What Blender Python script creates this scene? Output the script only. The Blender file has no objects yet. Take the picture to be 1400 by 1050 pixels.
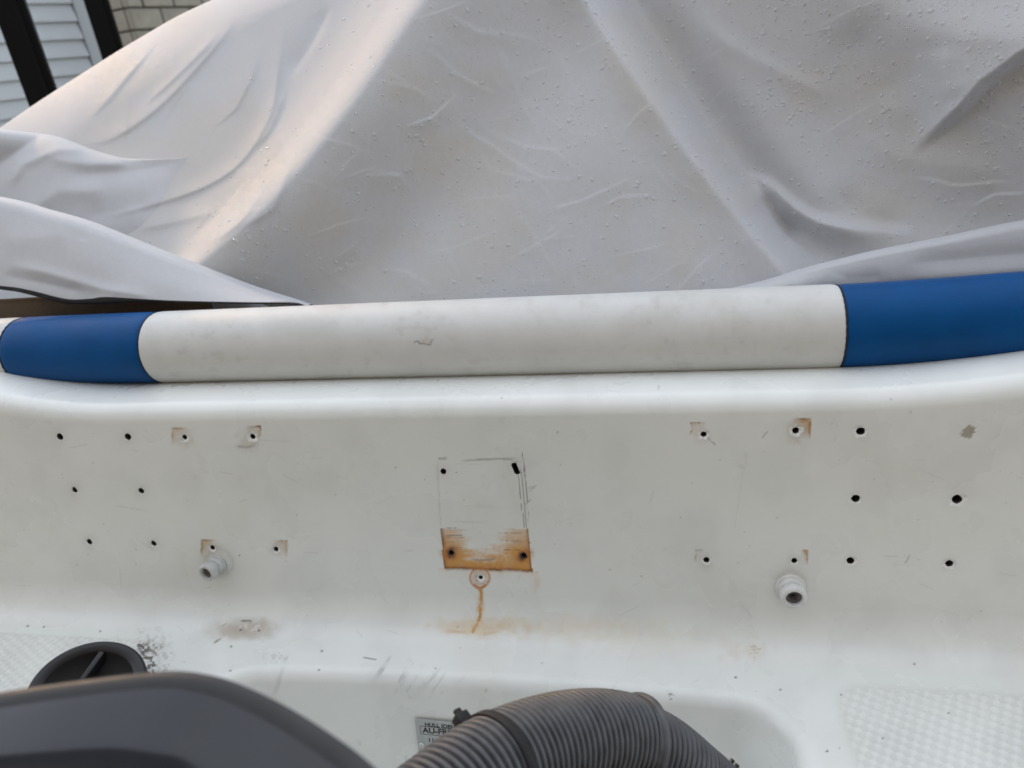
import bpy, bmesh, math, random
import numpy as np
from mathutils import Matrix, Vector
random.seed(7); RNG = np.random.default_rng(7)
sc = bpy.context.scene
COL = sc.collection

# ------------------------------------------------------------------ camera
F = 980.0                                   # focal length in pixels of a 1400 x 1050 picture
M = np.array([[0.97973401, -0.02576299, -0.19863921],
              [0.16773553, -0.43651164, 0.88392442],
              [-0.10948087, -0.89932967, -0.42334393]])   # camera axes (right, down, forward) -> world
CAM = np.array([0.0, 0.0, 1.75])
cam = bpy.data.cameras.new('camera'); cam_o = bpy.data.objects.new('camera', cam); COL.objects.link(cam_o)
cam.sensor_width = 36.0; cam.sensor_fit = 'HORIZONTAL'; cam.lens = 36.0 * F / 1400.0
cam.clip_start = 0.02; cam.clip_end = 500
mw = Matrix.Identity(4)
for r in range(3):
    mw[r][0] = M[r, 0]; mw[r][1] = -M[r, 1]; mw[r][2] = -M[r, 2]; mw[r][3] = CAM[r]
cam_o.matrix_world = mw
cam.dof.use_dof = True; cam.dof.focus_distance = 0.86; cam.dof.aperture_fstop = 5.6
sc.camera = cam_o

# ------------------------------------------------------------------ light
SUN = Vector((-0.74, 0.52, 0.37)).normalized()           # towards the sun
sun_el = math.asin(SUN.z); sun_az = math.atan2(SUN.x, SUN.y)
world = bpy.data.worlds.new('World'); sc.world = world; world.use_nodes = True
wn = world.node_tree.nodes; wl = world.node_tree.links
bg = wn['Background']
sky = wn.new('ShaderNodeTexSky'); sky.sky_type = 'NISHITA'; sky.sun_disc = False
sky.sun_elevation = sun_el; sky.sun_rotation = sun_az
sky.air_density = 1.0; sky.dust_density = 1.0; sky.ozone_density = 1.0
veil = wn.new('ShaderNodeMixRGB'); veil.blend_type = 'MIX'      # thin high cloud over the whole sky
cl = wn.new('ShaderNodeTexNoise'); cl.inputs['Scale'].default_value = 2.2; cl.inputs['Detail'].default_value = 6
cr = wn.new('ShaderNodeMapRange'); cr.inputs[1].default_value = 0.3; cr.inputs[2].default_value = 0.7
cr.inputs[3].default_value = 0.5; cr.inputs[4].default_value = 0.72
wl.new(cl.outputs['Fac'], cr.inputs[0]); wl.new(cr.outputs[0], veil.inputs[0])
wl.new(sky.outputs[0], veil.inputs[1]); veil.inputs[2].default_value = (5.5, 5.6, 5.75, 1)
wl.new(veil.outputs[0], bg.inputs[0]); bg.inputs[1].default_value = 0.12
sd = bpy.data.lights.new('sun', 'SUN'); sd.energy = 0.6; sd.angle = math.radians(10.0); sd.color = (1.0, 0.60, 0.26)
so = bpy.data.objects.new('sun', sd); COL.objects.link(so)
so.rotation_euler = SUN.to_track_quat('Z', 'Y').to_euler(); so.location = (-4, 4, 6)
sc.view_settings.view_transform = 'Standard'; sc.view_settings.look = 'None'
sc.view_settings.exposure = 1.5; sc.view_settings.gamma = 1.0

# ------------------------------------------------------------------ helpers
def ray(u, v):
    a = (np.asarray(u, float) - 700) / F; b = (np.asarray(v, float) - 525) / F
    d = np.stack([a, b, np.ones_like(a)], -1)
    return d @ M.T
def at_y(u, v, y):
    d = ray(u, v); return CAM + d * (np.asarray(y, float) / d[..., 1])[..., None]
def at_z(u, v, z):
    d = ray(u, v); return CAM + d * ((np.asarray(z, float) - CAM[2]) / d[..., 2])[..., None]
def at_d(u, v, t):
    return CAM + ray(u, v) * np.asarray(t, float)[..., None]
def px(P):
    q = (np.asarray(P) - CAM) @ M
    return 700 + F * q[..., 0] / q[..., 2], 525 + F * q[..., 1] / q[..., 2]
def sstep(a, b, x):
    t = np.clip((x - a) / (b - a), 0, 1); return t * t * (3 - 2 * t)

def tag(o, label=None, cat=None, group=None, kind=None):
    if label: o['label'] = label
    if cat: o['category'] = cat
    if group: o['group'] = group
    if kind: o['kind'] = kind
    return o
def empty(name, loc=(0, 0, 0)):
    o = bpy.data.objects.new(name, None); COL.objects.link(o); o.location = loc; o.empty_display_size = 0.1; return o
def link(name, me, mat, parent=None):
    if mat is not None and not me.materials: me.materials.append(mat)
    o = bpy.data.objects.new(name, me); COL.objects.link(o)
    if parent is not None:
        o.parent = parent
        if parent.type == 'EMPTY': o.matrix_parent_inverse = Matrix.Translation(-parent.location)   # meshes keep world coordinates
    return o
def smooth(me):
    me.polygons.foreach_set('use_smooth', np.ones(len(me.polygons), bool)); return me
def grid_mesh(name, P, wrap_u=False, wrap_v=False, keep=None, colors=None, flip=False):
    """P[n, m, 3] -> quad grid; keep[n-1, m-1] masks the quads"""
    n, m = P.shape[:2]
    idx = np.arange(n * m).reshape(n, m)
    I = np.concatenate([idx, idx[:1]], 0) if wrap_u else idx
    I = np.concatenate([I, I[:, :1]], 1) if wrap_v else I
    q = np.stack([I[:-1, :-1], I[:-1, 1:], I[1:, 1:], I[1:, :-1]], -1)
    if flip: q = q[..., ::-1]
    q = q.reshape(-1, 4) if keep is None else q[keep]
    me = bpy.data.meshes.new(name)
    me.vertices.add(n * m); me.vertices.foreach_set('co', np.ascontiguousarray(P, np.float32).ravel())
    k = len(q)
    me.loops.add(4 * k); me.loops.foreach_set('vertex_index', np.ascontiguousarray(q, np.int32).ravel())
    me.polygons.add(k); me.polygons.foreach_set('loop_start', np.arange(0, 4 * k, 4, dtype=np.int32))
    me.update(calc_edges=True); smooth(me)
    if colors is not None:
        ca = me.color_attributes.new('tint', 'FLOAT_COLOR', 'POINT')
        c = np.ones((n * m, 4), np.float32); c[:, :colors.shape[-1]] = colors.reshape(n * m, -1)
        ca.data.foreach_set('color', c.ravel())
    return me
def bm_mesh(name, bm, sm=True):
    me = bpy.data.meshes.new(name); bmesh.ops.recalc_face_normals(bm, faces=bm.faces); bm.to_mesh(me); bm.free()
    if sm: smooth(me)
    return me
def box_bm(sx, sy, sz, bev=0.0, seg=2):
    bm = bmesh.new(); bmesh.ops.create_cube(bm, size=1.0)
    bmesh.ops.scale(bm, vec=(sx, sy, sz), verts=bm.verts)
    if bev: bmesh.ops.bevel(bm, geom=bm.edges[:], offset=bev, segments=seg, affect='EDGES', profile=0.5)
    return bm
def lathe(name, prof, seg=32, M4=None):
    """profile [(r, h)] turned about local z"""
    prof = np.array(prof, float); a = np.linspace(0, 2 * math.pi, seg, endpoint=False)
    P = np.stack([prof[:, None, 0] * np.cos(a), prof[:, None, 0] * np.sin(a), np.repeat(prof[:, 1:2], seg, 1)], -1)
    if M4 is not None:
        R = np.array(M4)[:3, :3]; T = np.array(M4)[:3, 3]; P = P @ R.T + T
    return grid_mesh(name, P, wrap_v=True)
def catmull(pts, n):
    pts = np.array(pts, float); k = len(pts)
    ext = np.vstack([2 * pts[0] - pts[1], pts, 2 * pts[-1] - pts[-2]])
    t = np.linspace(0, k - 1 - 1e-9, n); i = t.astype(int); s = (t - i)[:, None]
    p0, p1, p2, p3 = ext[i], ext[i + 1], ext[i + 2], ext[i + 3]
    return 0.5 * (2 * p1 + (p2 - p0) * s + (2 * p0 - 5 * p1 + 4 * p2 - p3) * s ** 2 + (3 * p1 - p0 - 3 * p2 + p3) * s ** 3)
def resample(path, n=None, step=None):
    L = np.concatenate([[0], np.cumsum(np.linalg.norm(np.diff(path, axis=0), axis=1))])
    if n is None: n = max(2, int(L[-1] / step))
    t = np.linspace(0, L[-1], n)
    return np.stack([np.interp(t, L, path[:, k]) for k in range(3)], -1), t
def frames(path):
    T = np.gradient(path, axis=0); T /= np.linalg.norm(T, axis=1)[:, None]
    N = np.zeros_like(T); n = np.cross(T[0], [0, 0, 1.0]); n /= np.linalg.norm(n)
    for i in range(len(T)):
        n = n - T[i] * (n @ T[i]); n /= np.linalg.norm(n); N[i] = n
    return T, N, np.cross(T, N)
def tube_pts(path, rad, seg=24, a0=0.0, a1=2 * math.pi, closed=True):
    T, N, B = frames(path); a = np.linspace(a0, a1, seg, endpoint=not closed)
    rad = np.broadcast_to(rad, (len(path),))
    return path[:, None] + rad[:, None, None] * (np.cos(a)[None, :, None] * N[:, None] + np.sin(a)[None, :, None] * B[:, None])
def vnoise(x, y, s, seed=0):
    """smooth value noise on arrays, cell size s"""
    r = np.random.default_rng(seed); T = r.random((256, 256))
    fx = x / s; fy = y / s; ix = np.floor(fx).astype(int); iy = np.floor(fy).astype(int)
    tx = fx - ix; ty = fy - iy; tx = tx * tx * (3 - 2 * tx); ty = ty * ty * (3 - 2 * ty)
    g = lambda i, j: T[i % 256, j % 256]
    return (g(ix, iy) * (1 - tx) + g(ix + 1, iy) * tx) * (1 - ty) + (g(ix, iy + 1) * (1 - tx) + g(ix + 1, iy + 1) * tx) * ty
def fbm(x, y, s, seed=0, o=4):
    v = 0; a = 0.5
    for k in range(o): v = v + a * vnoise(x, y, s / 2 ** k, seed + k); a *= 0.5
    return v / (1 - 0.5 ** o)
def seg_dist(u, v, pts):
    """distance to a polyline and the parameter 0..1 along it"""
    pts = np.array(pts, float); best = np.full(u.shape, 1e9); par = np.zeros(u.shape); side = np.zeros(u.shape)
    L = np.linalg.norm(np.diff(pts, axis=0), axis=1); tot = L.sum(); acc = 0
    for i in range(len(pts) - 1):
        a, b = pts[i], pts[i + 1]; d = b - a
        t = np.clip(((u - a[0]) * d[0] + (v - a[1]) * d[1]) / (d @ d), 0, 1)
        dd = np.hypot(u - a[0] - t * d[0], v - a[1] - t * d[1])
        m = dd < best; best = np.where(m, dd, best); par = np.where(m, (acc + t * L[i]) / tot, par)
        side = np.where(m, np.sign(d[0] * (v - a[1]) - d[1] * (u - a[0])), side); acc += L[i]
    return best, par, side

# ------------------------------------------------------------------ materials
def new_mat(name):
    m = bpy.data.materials.new(name); m.use_nodes = True
    return m, m.node_tree.nodes, m.node_tree.links, m.node_tree.nodes['Principled BSDF']
def mat(name, col, rough=0.5, var=0.08, scale=30, bump=0.0, bscale=300, metal=0.0, coat=0.0, spec=0.5, rvar=0.1, detail=5, tint=False, coat_rough=0.05):
    m, n, l, b = new_mat(name)
    tc = n.new('ShaderNodeTexCoord')
    nz = n.new('ShaderNodeTexNoise'); nz.inputs['Scale'].default_value = scale; nz.inputs['Detail'].default_value = detail
    l.new(tc.outputs['Object'], nz.inputs['Vector'])
    mr = n.new('ShaderNodeMapRange'); mr.inputs[1].default_value = 0.25; mr.inputs[2].default_value = 0.75
    mr.inputs[3].default_value = 1 - var; mr.inputs[4].default_value = 1 + var
    l.new(nz.outputs['Fac'], mr.inputs[0])
    mx = n.new('ShaderNodeVectorMath'); mx.operation = 'SCALE'
    if tint:
        at = n.new('ShaderNodeVertexColor'); at.layer_name = 'tint'
        l.new(at.outputs['Color'], mx.inputs[0])
    else:
        mx.inputs[0].default_value = col[:3]
    l.new(mr.outputs[0], mx.inputs['Scale']); l.new(mx.outputs[0], b.inputs['Base Color'])
    r2 = n.new('ShaderNodeMapRange'); r2.inputs[1].default_value = 0.3; r2.inputs[2].default_value = 0.7
    r2.inputs[3].default_value = max(0.02, rough - rvar); r2.inputs[4].default_value = min(1, rough + rvar)
    l.new(nz.outputs['Fac'], r2.inputs[0]); l.new(r2.outputs[0], b.inputs['Roughness'])
    b.inputs['Metallic'].default_value = metal; b.inputs['Coat Weight'].default_value = coat
    b.inputs['Coat Roughness'].default_value = coat_rough
    b.inputs['Specular IOR Level'].default_value = spec
    if bump:
        n2 = n.new('ShaderNodeTexNoise'); n2.inputs['Scale'].default_value = bscale; n2.inputs['Detail'].default_value = 3
        l.new(tc.outputs['Object'], n2.inputs['Vector'])
        bp = n.new('ShaderNodeBump'); bp.inputs['Strength'].default_value = bump; bp.inputs['Distance'].default_value = 0.001
        l.new(n2.outputs['Fac'], bp.inputs['Height']); l.new(bp.outputs[0], b.inputs['Normal'])
    return m
GELCOAT = mat('gelcoat', None, 0.28, 0.03, 9, 0.05, 260, tint=True, rvar=0.03)
CHIP = mat('chipped_gelcoat', (0.80, 0.80, 0.77), 0.8, 0.2, 400, 0.6, 500)
BORE = mat('raw_laminate', (0.045, 0.038, 0.03), 0.8, 0.3, 300)
VINYL_W = mat('white_vinyl', None, 0.46, 0.04, 25, 0.25, 700, tint=True)
VINYL_B = mat('blue_vinyl', (0.0002, 0.070, 0.235), 0.42, 0.16, 14, 0.3, 700, spec=0.14)
SEAM = mat('seam_thread', (0.008, 0.015, 0.035), 0.8)
CANVAS = mat('canvas', None, 0.70, 0.035, 120, 0.32, 520, tint=True, spec=0.22)
CANVAS_IN = mat('canvas_lining', (0.36, 0.33, 0.29), 0.8, 0.08, 20, 0.2, 900)
HEM = mat('black_tape', (0.012, 0.011, 0.012), 0.75, 0.2, 60, 0.3, 600)
COWL = mat('cowl_paint', (0.024, 0.027, 0.034), 0.09, 0.10, 25, spec=0.45, rvar=0.03)
COWL_EDGE_SHEEN = mat('cowl_edge_sheen', (0.050, 0.053, 0.058), 0.45, 0.08, 60, spec=0.12)  # satin rim; lighter grey puts the sky's reflection on the rounded edge into colour
RUBBER = mat('black_plastic', (0.010, 0.0095, 0.011), 0.45, 0.15, 40, 0.2, 500)
HOSE = mat('hose_plastic', (0.066, 0.069, 0.075), 0.48, 0.45, 70, 0.25, 400)
FITTING = mat('fitting_plastic', (0.68, 0.68, 0.66), 0.42, 0.12, 80, 0.2, 300)
FITTING_G = mat('grey_fitting_plastic', (0.50, 0.51, 0.50), 0.35, 0.15, 80, 0.2, 300)
DARK = mat('dark_socket', (0.13, 0.125, 0.115), 0.6, 0.35, 200)
PLATE = mat('aluminium_plate', (0.42, 0.43, 0.42), 0.42, 0.08, 120, metal=0.55)
INK = mat('black_ink', (0.015, 0.015, 0.017), 0.6)
STEEL = mat('rivet_metal', (0.6, 0.6, 0.58), 0.35, metal=0.9)
BROWN = mat('inner_shadow_brown', (0.13, 0.095, 0.065), 0.9, 0.2, 120, 0.5, 500)  # shadow tone inside the cover, put into the panel's colour

# ------------------------------------------------------------------ ground
m, n, l, b = new_mat('brick_paving')
tc = n.new('ShaderNodeTexCoord'); br = n.new('ShaderNodeTexBrick'); br.inputs['Scale'].default_value = 4.0
br.inputs['Color1'].default_value = (0.36, 0.30, 0.21, 1); br.inputs['Color2'].default_value = (0.30, 0.25, 0.18, 1)
br.inputs['Mortar'].default_value = (0.10, 0.09, 0.075, 1); br.inputs['Mortar Size'].default_value = 0.02
l.new(tc.outputs['Object'], br.inputs['Vector']); l.new(br.outputs['Color'], b.inputs['Base Color']); b.inputs['Roughness'].default_value = 0.85
PAVING = m
gp = np.stack(np.meshgrid(np.linspace(-60, 60, 13), np.linspace(-60, 60, 13), indexing='ij'), -1)
gp = np.concatenate([gp, np.zeros(gp.shape[:2] + (1,))], -1)
ground = link('ground', grid_mesh('ground', gp), PAVING); tag(ground, 'cream brick paving under the boat', 'ground', kind='structure')

# ------------------------------------------------------------------ house at the back left
sdir = np.array([0.281, 0.960, 0]); sdir /= np.linalg.norm(sdir); snrm = np.array([sdir[1], -sdir[0], 0])   # along the wall, out of the wall
def Rz(d): return Matrix(((d[0], -d[1], 0, 0), (d[1], d[0], 0, 0), (0, 0, 1, 0), (0, 0, 0, 1)))
SIDING = mat('grey_siding', (0.42, 0.45, 0.475), 0.5, 0.05, 6, 0.15, 80)
TRIM = mat('grey_trim', (0.34, 0.37, 0.39), 0.5, 0.05, 8)
SP = np.array([-4.131, 4.908, 0]); BOARD = 0.115
def wall_k(u, v, p0):            # distance along the wall where a line of sight meets it
    d = ray(u, v); t = ((p0 - CAM) @ snrm) / (d @ snrm); P = CAM + d * t; return (P - p0) @ sdir, P[2]
k_end = wall_k(104, 30, SP)[0]
house = tag(empty('house', SP), 'grey weatherboard house wall behind the left of the cover', 'house')
k0 = -4.5
board_me = None
for i in range(23):
    if board_me is None:
        L = k_end - k0
        # a lapped board: thick lower lip, thin top
        pr = [(0.0, 0.0), (0.026, 0.002), (0.026, 0.012), (0.004, BOARD + 0.012), (0.0, BOARD + 0.012)]
        bm = bmesh.new(); a = [bm.verts.new((0, -y, z)) for y, z in pr]; c = [bm.verts.new((L, -y, z)) for y, z in pr]
        for j in range(len(pr)):
            bm.faces.new((a[j], a[(j + 1) % len(pr)], c[(j + 1) % len(pr)], c[j]))
        bm.faces.new(a); bm.faces.new(c[::-1])
        board_me = bm_mesh('siding_board', bm, False); board_me.materials.append(SIDING)
    o = bpy.data.objects.new('siding_board', board_me); COL.objects.link(o); o.parent = house
    o.matrix_local = Matrix.Translation(Vector((SP + sdir * k0) - SP) + Vector((0, 0, 0.30 + i * BOARD))) @ Rz(sdir)
def wall_box(name, ka, kb, za, zb, out0, out1, material, parent, bev=0.004):
    bm = box_bm(kb - ka, out1 - out0, zb - za, bev); me = bm_mesh(name, bm, False); me.materials.append(material)
    o = bpy.data.objects.new(name, me); COL.objects.link(o); o.parent = parent
    c = sdir * (ka + kb) / 2 + snrm * (out0 + out1) / 2
    o.matrix_local = Matrix.Translation(Vector((c[0], c[1], (za + zb) / 2))) @ Rz(sdir)
    return o
k_t2 = wall_k(126, 30, SP)[0]
wall_box('wall_backing', k0, k_end + 0.02, 0.0, 2.97, -0.2, -0.004, TRIM, house)
wall_box('corner_trim', k_end + 0.004, k_t2 + 0.1, 0.02, 2.95, -0.15, 0.03, TRIM, house)
wall_box('plinth', k0, k_end, 0.0, 0.29, -0.003, 0.03, TRIM, house)
wall_box('eave_board', k0, k_end, 2.98, 3.08, -0.2, 0.06, TRIM, house)
# stone block wall standing a little proud, farther along
BLOCK = mat('stone_block', (0.25, 0.235, 0.195), 0.85, 0.28, 9, 0.9, 60)
MORTAR = mat('dark_mortar', (0.055, 0.05, 0.042), 0.9, 0.15, 60)
pc = CAM + ray(180, 25) * 5.6; BP = np.array([pc[0], pc[1], 0.0])
bwall = tag(empty('block_wall', BP), 'cream stone block wall behind the cover at the top left', 'wall')
bm = box_bm(0.285, 0.06, 0.142, 0.008, 2)
for vv in bm.verts:
    if vv.co.y < 0: vv.co.y += random.uniform(-0.003, 0.003)
block_me = bm_mesh('stone_block', bm, False); block_me.materials.append(BLOCK)
bm = box_bm(0.30, 0.06, 0.142, 0.008, 2); ret_me = bm_mesh('stone_block', bm, False); ret_me.materials.append(BLOCK)
for i in range(17):
    off = 0.15 if i % 2 else 0.0
    for j in range(10):
        kk = 0.145 + j * 0.30 - off * 1.0
        if kk < 0.1: continue
        o = bpy.data.objects.new('stone_block', block_me); COL.objects.link(o); o.parent = bwall
        c = sdir * kk + snrm * (-0.03 + random.uniform(-0.003, 0.003))
        o.matrix_local = Matrix.Translation(Vector((c[0], c[1], 0.085 + i * 0.156))) @ Rz(sdir)
    if i % 2:
        hb = bpy.data.objects.new('stone_block', block_me); COL.objects.link(hb); hb.parent = bwall
        c = sdir * 0.070 + snrm * -0.032
        hb.matrix_local = Matrix.Translation(Vector((c[0], c[1], 0.085 + i * 0.156))) @ Rz(sdir) @ Matrix.Diagonal((0.46, 1, 1, 1))
    o = bpy.data.objects.new('stone_block', ret_me); COL.objects.link(o); o.parent = bwall
    c = sdir * 0.028 - snrm * 0.216
    o.matrix_local = Matrix.Translation(Vector((c[0], c[1], 0.085 + i * 0.156))) @ Rz(snrm)
o = bpy.data.objects.new('mortar_bed', bm_mesh('mortar_bed', box_bm(3.1, 0.34, 2.64), False)); o.data.materials.append(MORTAR); COL.objects.link(o); o.parent = bwall
c = sdir * 1.56 - snrm * 0.178
o.matrix_local = Matrix.Translation(Vector((c[0], c[1], 1.32))) @ Rz(sdir)
# unseen brick house behind the viewer, added to keep sky light off the bulkhead
m, n, l, b = new_mat('cream_brick')
tc = n.new('ShaderNodeTexCoord'); br = n.new('ShaderNodeTexBrick'); br.inputs['Scale'].default_value = 1.3
mp_ = n.new('ShaderNodeMapping'); mp_.inputs['Rotation'].default_value = (math.radians(90), 0, 0)
br.inputs['Color1'].default_value = (0.32, 0.29, 0.235, 1); br.inputs['Color2'].default_value = (0.26, 0.24, 0.195, 1)
br.inputs['Mortar'].default_value = (0.12, 0.10, 0.08, 1); br.inputs['Mortar Size'].default_value = 0.018
l.new(tc.outputs['Object'], mp_.inputs[0]); l.new(mp_.outputs[0], br.inputs['Vector']); l.new(br.outputs['Color'], b.inputs['Base Color']); b.inputs['Roughness'].default_value = 0.85
BRICKS = m
bh = tag(empty('unseen_brick_house', (0, -2.0, 0)), 'unseen cream brick house wall behind the viewer, added to cut sky light, mirrored in the motor cowl', 'house')
def hbox(name, sx, sy, sz, c, material):
    bm = box_bm(sx, sy, sz, 0.01); o = link(name, bm_mesh(name, bm, False), material); o.parent = bh; o.location = c; return o
hbox('wall', 14, 0.3, 5.2, (0, -0.15, 2.6), BRICKS)
hbox('roof', 12.6, 1.4, 0.18, (0, -0.35, 5.3), TRIM)
hbox('gutter', 12.6, 0.12, 0.11, (0, 0.42, 5.27), TRIM)
# black posts
POST = mat('black_post', (0.004, 0.004, 0.0045), 0.6, 0.2, 20, 0.2, 90, spec=0.12)
def post(u, v, t, w, rot, label):
    P = CAM + ray(u, v) * t; r = tag(empty('fence_post', (P[0], P[1], 0)), label, 'post', 'black posts in front of the house')
    bm = box_bm(w, w, 2.7, 0.004)
    o = link('post_shaft', bm_mesh('post_shaft', bm, False), POST, None); o.parent = r
    o.matrix_local = Matrix.Translation((0, 0, 1.35)) @ Matrix.Rotation(rot, 4, 'Z')
    o = link('post_flange', bm_mesh('post_flange', box_bm(w * 0.42, w * 0.3, 2.69, 0.003), False), POST, None); o.parent = r
    o.matrix_local = Matrix.Translation((0, 0, 1.35)) @ Matrix.Rotation(rot, 4, 'Z') @ Matrix.Translation((w * 0.62, -w * 0.2, 0))
    o = link('base_plate', bm_mesh('base_plate', box_bm(w * 2, w * 2, 0.012, 0.002), False), POST, None); o.parent = r
    o.matrix_local = Matrix.Translation((0, 0, 0.010))
post(30, 60, 3.3, 0.10, math.radians(24), 'thick black metal post nearest the left edge of the photo')
post(139, 30, 5.0, 0.115, math.radians(20), 'black metal post between the grey siding and the stone blocks')

# ------------------------------------------------------------------ boat moulding
boat = tag(empty('boat', (-0.26, 0.8, 0.95)), 'white moulded boat transom with rust marks and empty screw holes', 'boat')
TR = math.tan(math.radians(8))
def wy(z): return 0.8156 + (z - 1.3168) * TR
ZF = 0.985
wall_n = np.array([0, -math.cos(math.radians(8)), math.sin(math.radians(8))])   # out of the wall, towards the well
def wall_pt(u, v):
    d = ray(u, v); p0 = np.array([0, 0.8156, 1.3168]); t = ((p0 - CAM) @ wall_n) / (d @ wall_n); return CAM + d * t
# profile in (y, z), from under the bolster to the stern lip
def arc(c, r, a0, a1, k):
    a = np.radians(np.linspace(a0, a1, k)); return np.stack([c[0] + r * np.cos(a), c[1] + r * np.sin(a)], -1)
prof = [np.stack([np.linspace(1.06, 0.965, 8)[:-1], np.linspace(1.27, 1.318, 8)[:-1]], -1)]
prof.append(np.stack([np.linspace(0.965, 0.852, 40)[:-1], 1.318 + 0.0165 * np.sin(np.linspace(0, 1, 40)[:-1] * math.pi / 2)], -1))
# rounded nose between ledge (direction -y) and wall (down, raked)
R1 = 0.027
zt = 1.3345
# circle tangent to z = zt and to the wall line
cz = zt - R1; cy = wy(cz) + R1 / math.cos(math.radians(8))
prof.append(arc((cy, cz), R1, 92, 172, 26))
z_top = prof[-1][-1][1]
R2 = 0.062
c2z = ZF + R2; c2y = wy(c2z) - R2 / math.cos(math.radians(8))
z_bot = c2z - R2 * math.sin(math.radians(8))
zz = np.linspace(z_top, z_bot, 168)[1:-1]
prof.append(np.stack([wy(zz), zz], -1))
prof.append(arc((c2y, c2z), R2, -8, -90, 58))
y_fl = prof[-1][-1][0]
yy = np.concatenate([np.linspace(y_fl, 0.705, 6)[1:], np.linspace(0.705, 0.630, 110)[1:], np.linspace(0.630, 0.28, 190)[1:]])
prof.append(np.stack([yy, np.full_like(yy, ZF)], -1))
prof.append(np.array([[0.272, ZF - 0.003], [0.266, ZF - 0.011], [0.262, ZF - 0.03], [0.262, 0.75]]))
prof = np.vstack(prof)
xs = np.concatenate([np.linspace(-2.0, -1.12, 50)[:-1], np.linspace(-1.12, 0.50, 1060), np.linspace(0.50, 1.4, 50)[1:]])
X, Yg = np.meshgrid(xs, prof[:, 0]); Zg = np.repeat(prof[:, 1:2], len(xs), 1)
i_floor = len(prof) - 4 - len(yy)
# side sweep of the ledge
def rise(x):
    a = np.clip(x - 0.20, 0, None); b = np.clip(-0.80 - x, 0, None)
    return np.where(a < 0.35, 0.34 * a * a, 0.34 * 0.35 ** 2 + 0.238 * (a - 0.35)) + np.where(b < 0.35, 0.62 * b * b, 0.62 * 0.35 ** 2 + 0.434 * (b - 0.35))
Zg = Zg + rise(X) * sstep(1.22, 1.335, Zg) - 0.004 * np.clip((X + 0.7), 0, 1) * sstep(1.30, 1.33, Zg)
# motor well sunk into the platform
def sdf_rr(x, y, cx, cy_, hx, hy, r):
    qx = np.abs(x - cx) - (hx - r); qy = np.abs(y - cy_) - (hy - r)
    return np.hypot(np.maximum(qx, 0), np.maximum(qy, 0)) + np.minimum(np.maximum(qx, qy), 0) - r
rc = np.where(X < -0.25, 0.11, 0.085)
front = 0.690 - 0.02 * ((X + 0.25) / 0.4) ** 2 * 0.6
dwell = -sdf_rr(X, Yg, -0.252, 0.690 - 0.6, 0.418, 0.6 - (0.690 - front), rc)
rf = 0.020
ang = math.radians(82)
def well_drop(d):
    arc_d = rf * math.sin(ang)
    a = np.clip(d, 0, arc_d); z1 = rf - np.sqrt(np.maximum(rf * rf - a * a, 0))
    z2 = np.clip(d - arc_d, 0, None) * math.tan(ang)
    z = z1 + z2
    lim = 0.235; k = 0.02
    return lim - k * np.log1p(np.exp(np.clip((lim - z) / k, -60, 60))) * 1.0 if False else np.where(z < lim - 0.03, z, lim - 0.03 + 0.03 * (1 - np.exp(-(z - lim + 0.03) / 0.03)))
fl = np.zeros_like(X, bool); fl[i_floor:-4] = True
Zg = np.where(fl, Zg - well_drop(dwell), Zg)
# moulded non-slip pads
def pad_bump(x, y, sd):
    inside = sstep(0.0, 0.006, -sd)
    s = 0.0082
    a = (x * 0.94 + y * 0.34) / s; b_ = (-x * 0.34 + y * 0.94) / s
    bump = np.clip(np.sin(a * math.pi) * np.sin(b_ * math.pi), -0.35, 0.5)
    return inside * (0.0018 * bump + 0.0009)
sd_r = sdf_rr(X, Yg, 0.205 + 0.35, 0.70 - 0.5, 0.35, 0.5, 0.035)
sd_l = sdf_rr(X, Yg, -0.735 - 0.40, 0.715 - 0.5, 0.40, 0.5, 0.04)
pads = pad_bump(X, Yg, sd_r) + pad_bump(X, Yg, sd_l)
Zg = np.where(fl, Zg + pads, Zg)
Zg = np.where(fl, Zg + 0.0012 * (fbm(X, Yg, 0.25, 3) - 0.5), Zg)
P = np.stack([X, Yg, Zg], -1)
U, V = px(P)
# ---- stains and wear
base = np.array([0.80, 0.818, 0.790])
C = np.broadcast_to(base, P.shape).copy()
n1 = fbm(U, V, 60, 11); n2 = fbm(U, V, 9, 21); n3 = fbm(U, V, 3.5, 31, 3)
def stain(mask, col):
    k = mask > 0.003; m = np.clip(mask[k], 0, 1)[:, None]; C[k] = C[k] * (1 - m) + np.array(col) * m
def blob(cu, cv, ru, rv, soft=0.5, wob=0.35):
    d = np.hypot((U - cu) / ru, (V - cv) / rv) + wob * (n2 - 0.5) * 2
    return 1 - sstep(1 - soft, 1 + soft * 0.3, d)
def stroke(pts, w, wob=0.0, fade=0.0):
    q = np.array(pts, float); g = w * 1.5 + wob + 2
    k = (U > q[:, 0].min() - g) & (U < q[:, 0].max() + g) & (V > q[:, 1].min() - g) & (V < q[:, 1].max() + g)
    d, t, s = seg_dist(U[k] + wob * (n2[k] - 0.5), V[k] + wob * (n1[k] - 0.5), pts)
    m = 1 - sstep(w * 0.5, w * 1.2, d)
    if fade: m = m * sstep(0, fade, t) * sstep(0, fade, 1 - t)
    o = np.zeros_like(U); o[k] = m
    return o
wallmask = (V > 560) & (V < 850)
C *= (1 - 0.05 * sstep(0.45, 0.75, n1))[..., None]
stain(0.10 * sstep(0.55, 0.8, fbm(U, V, 130, 77)), (0.62, 0.58, 0.46))
BROWN_C = (0.16, 0.055, 0.012); TAN = (0.66, 0.35, 0.09); ORANGE = (0.52, 0.18, 0.02); GREY = (0.22, 0.21, 0.19)
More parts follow.
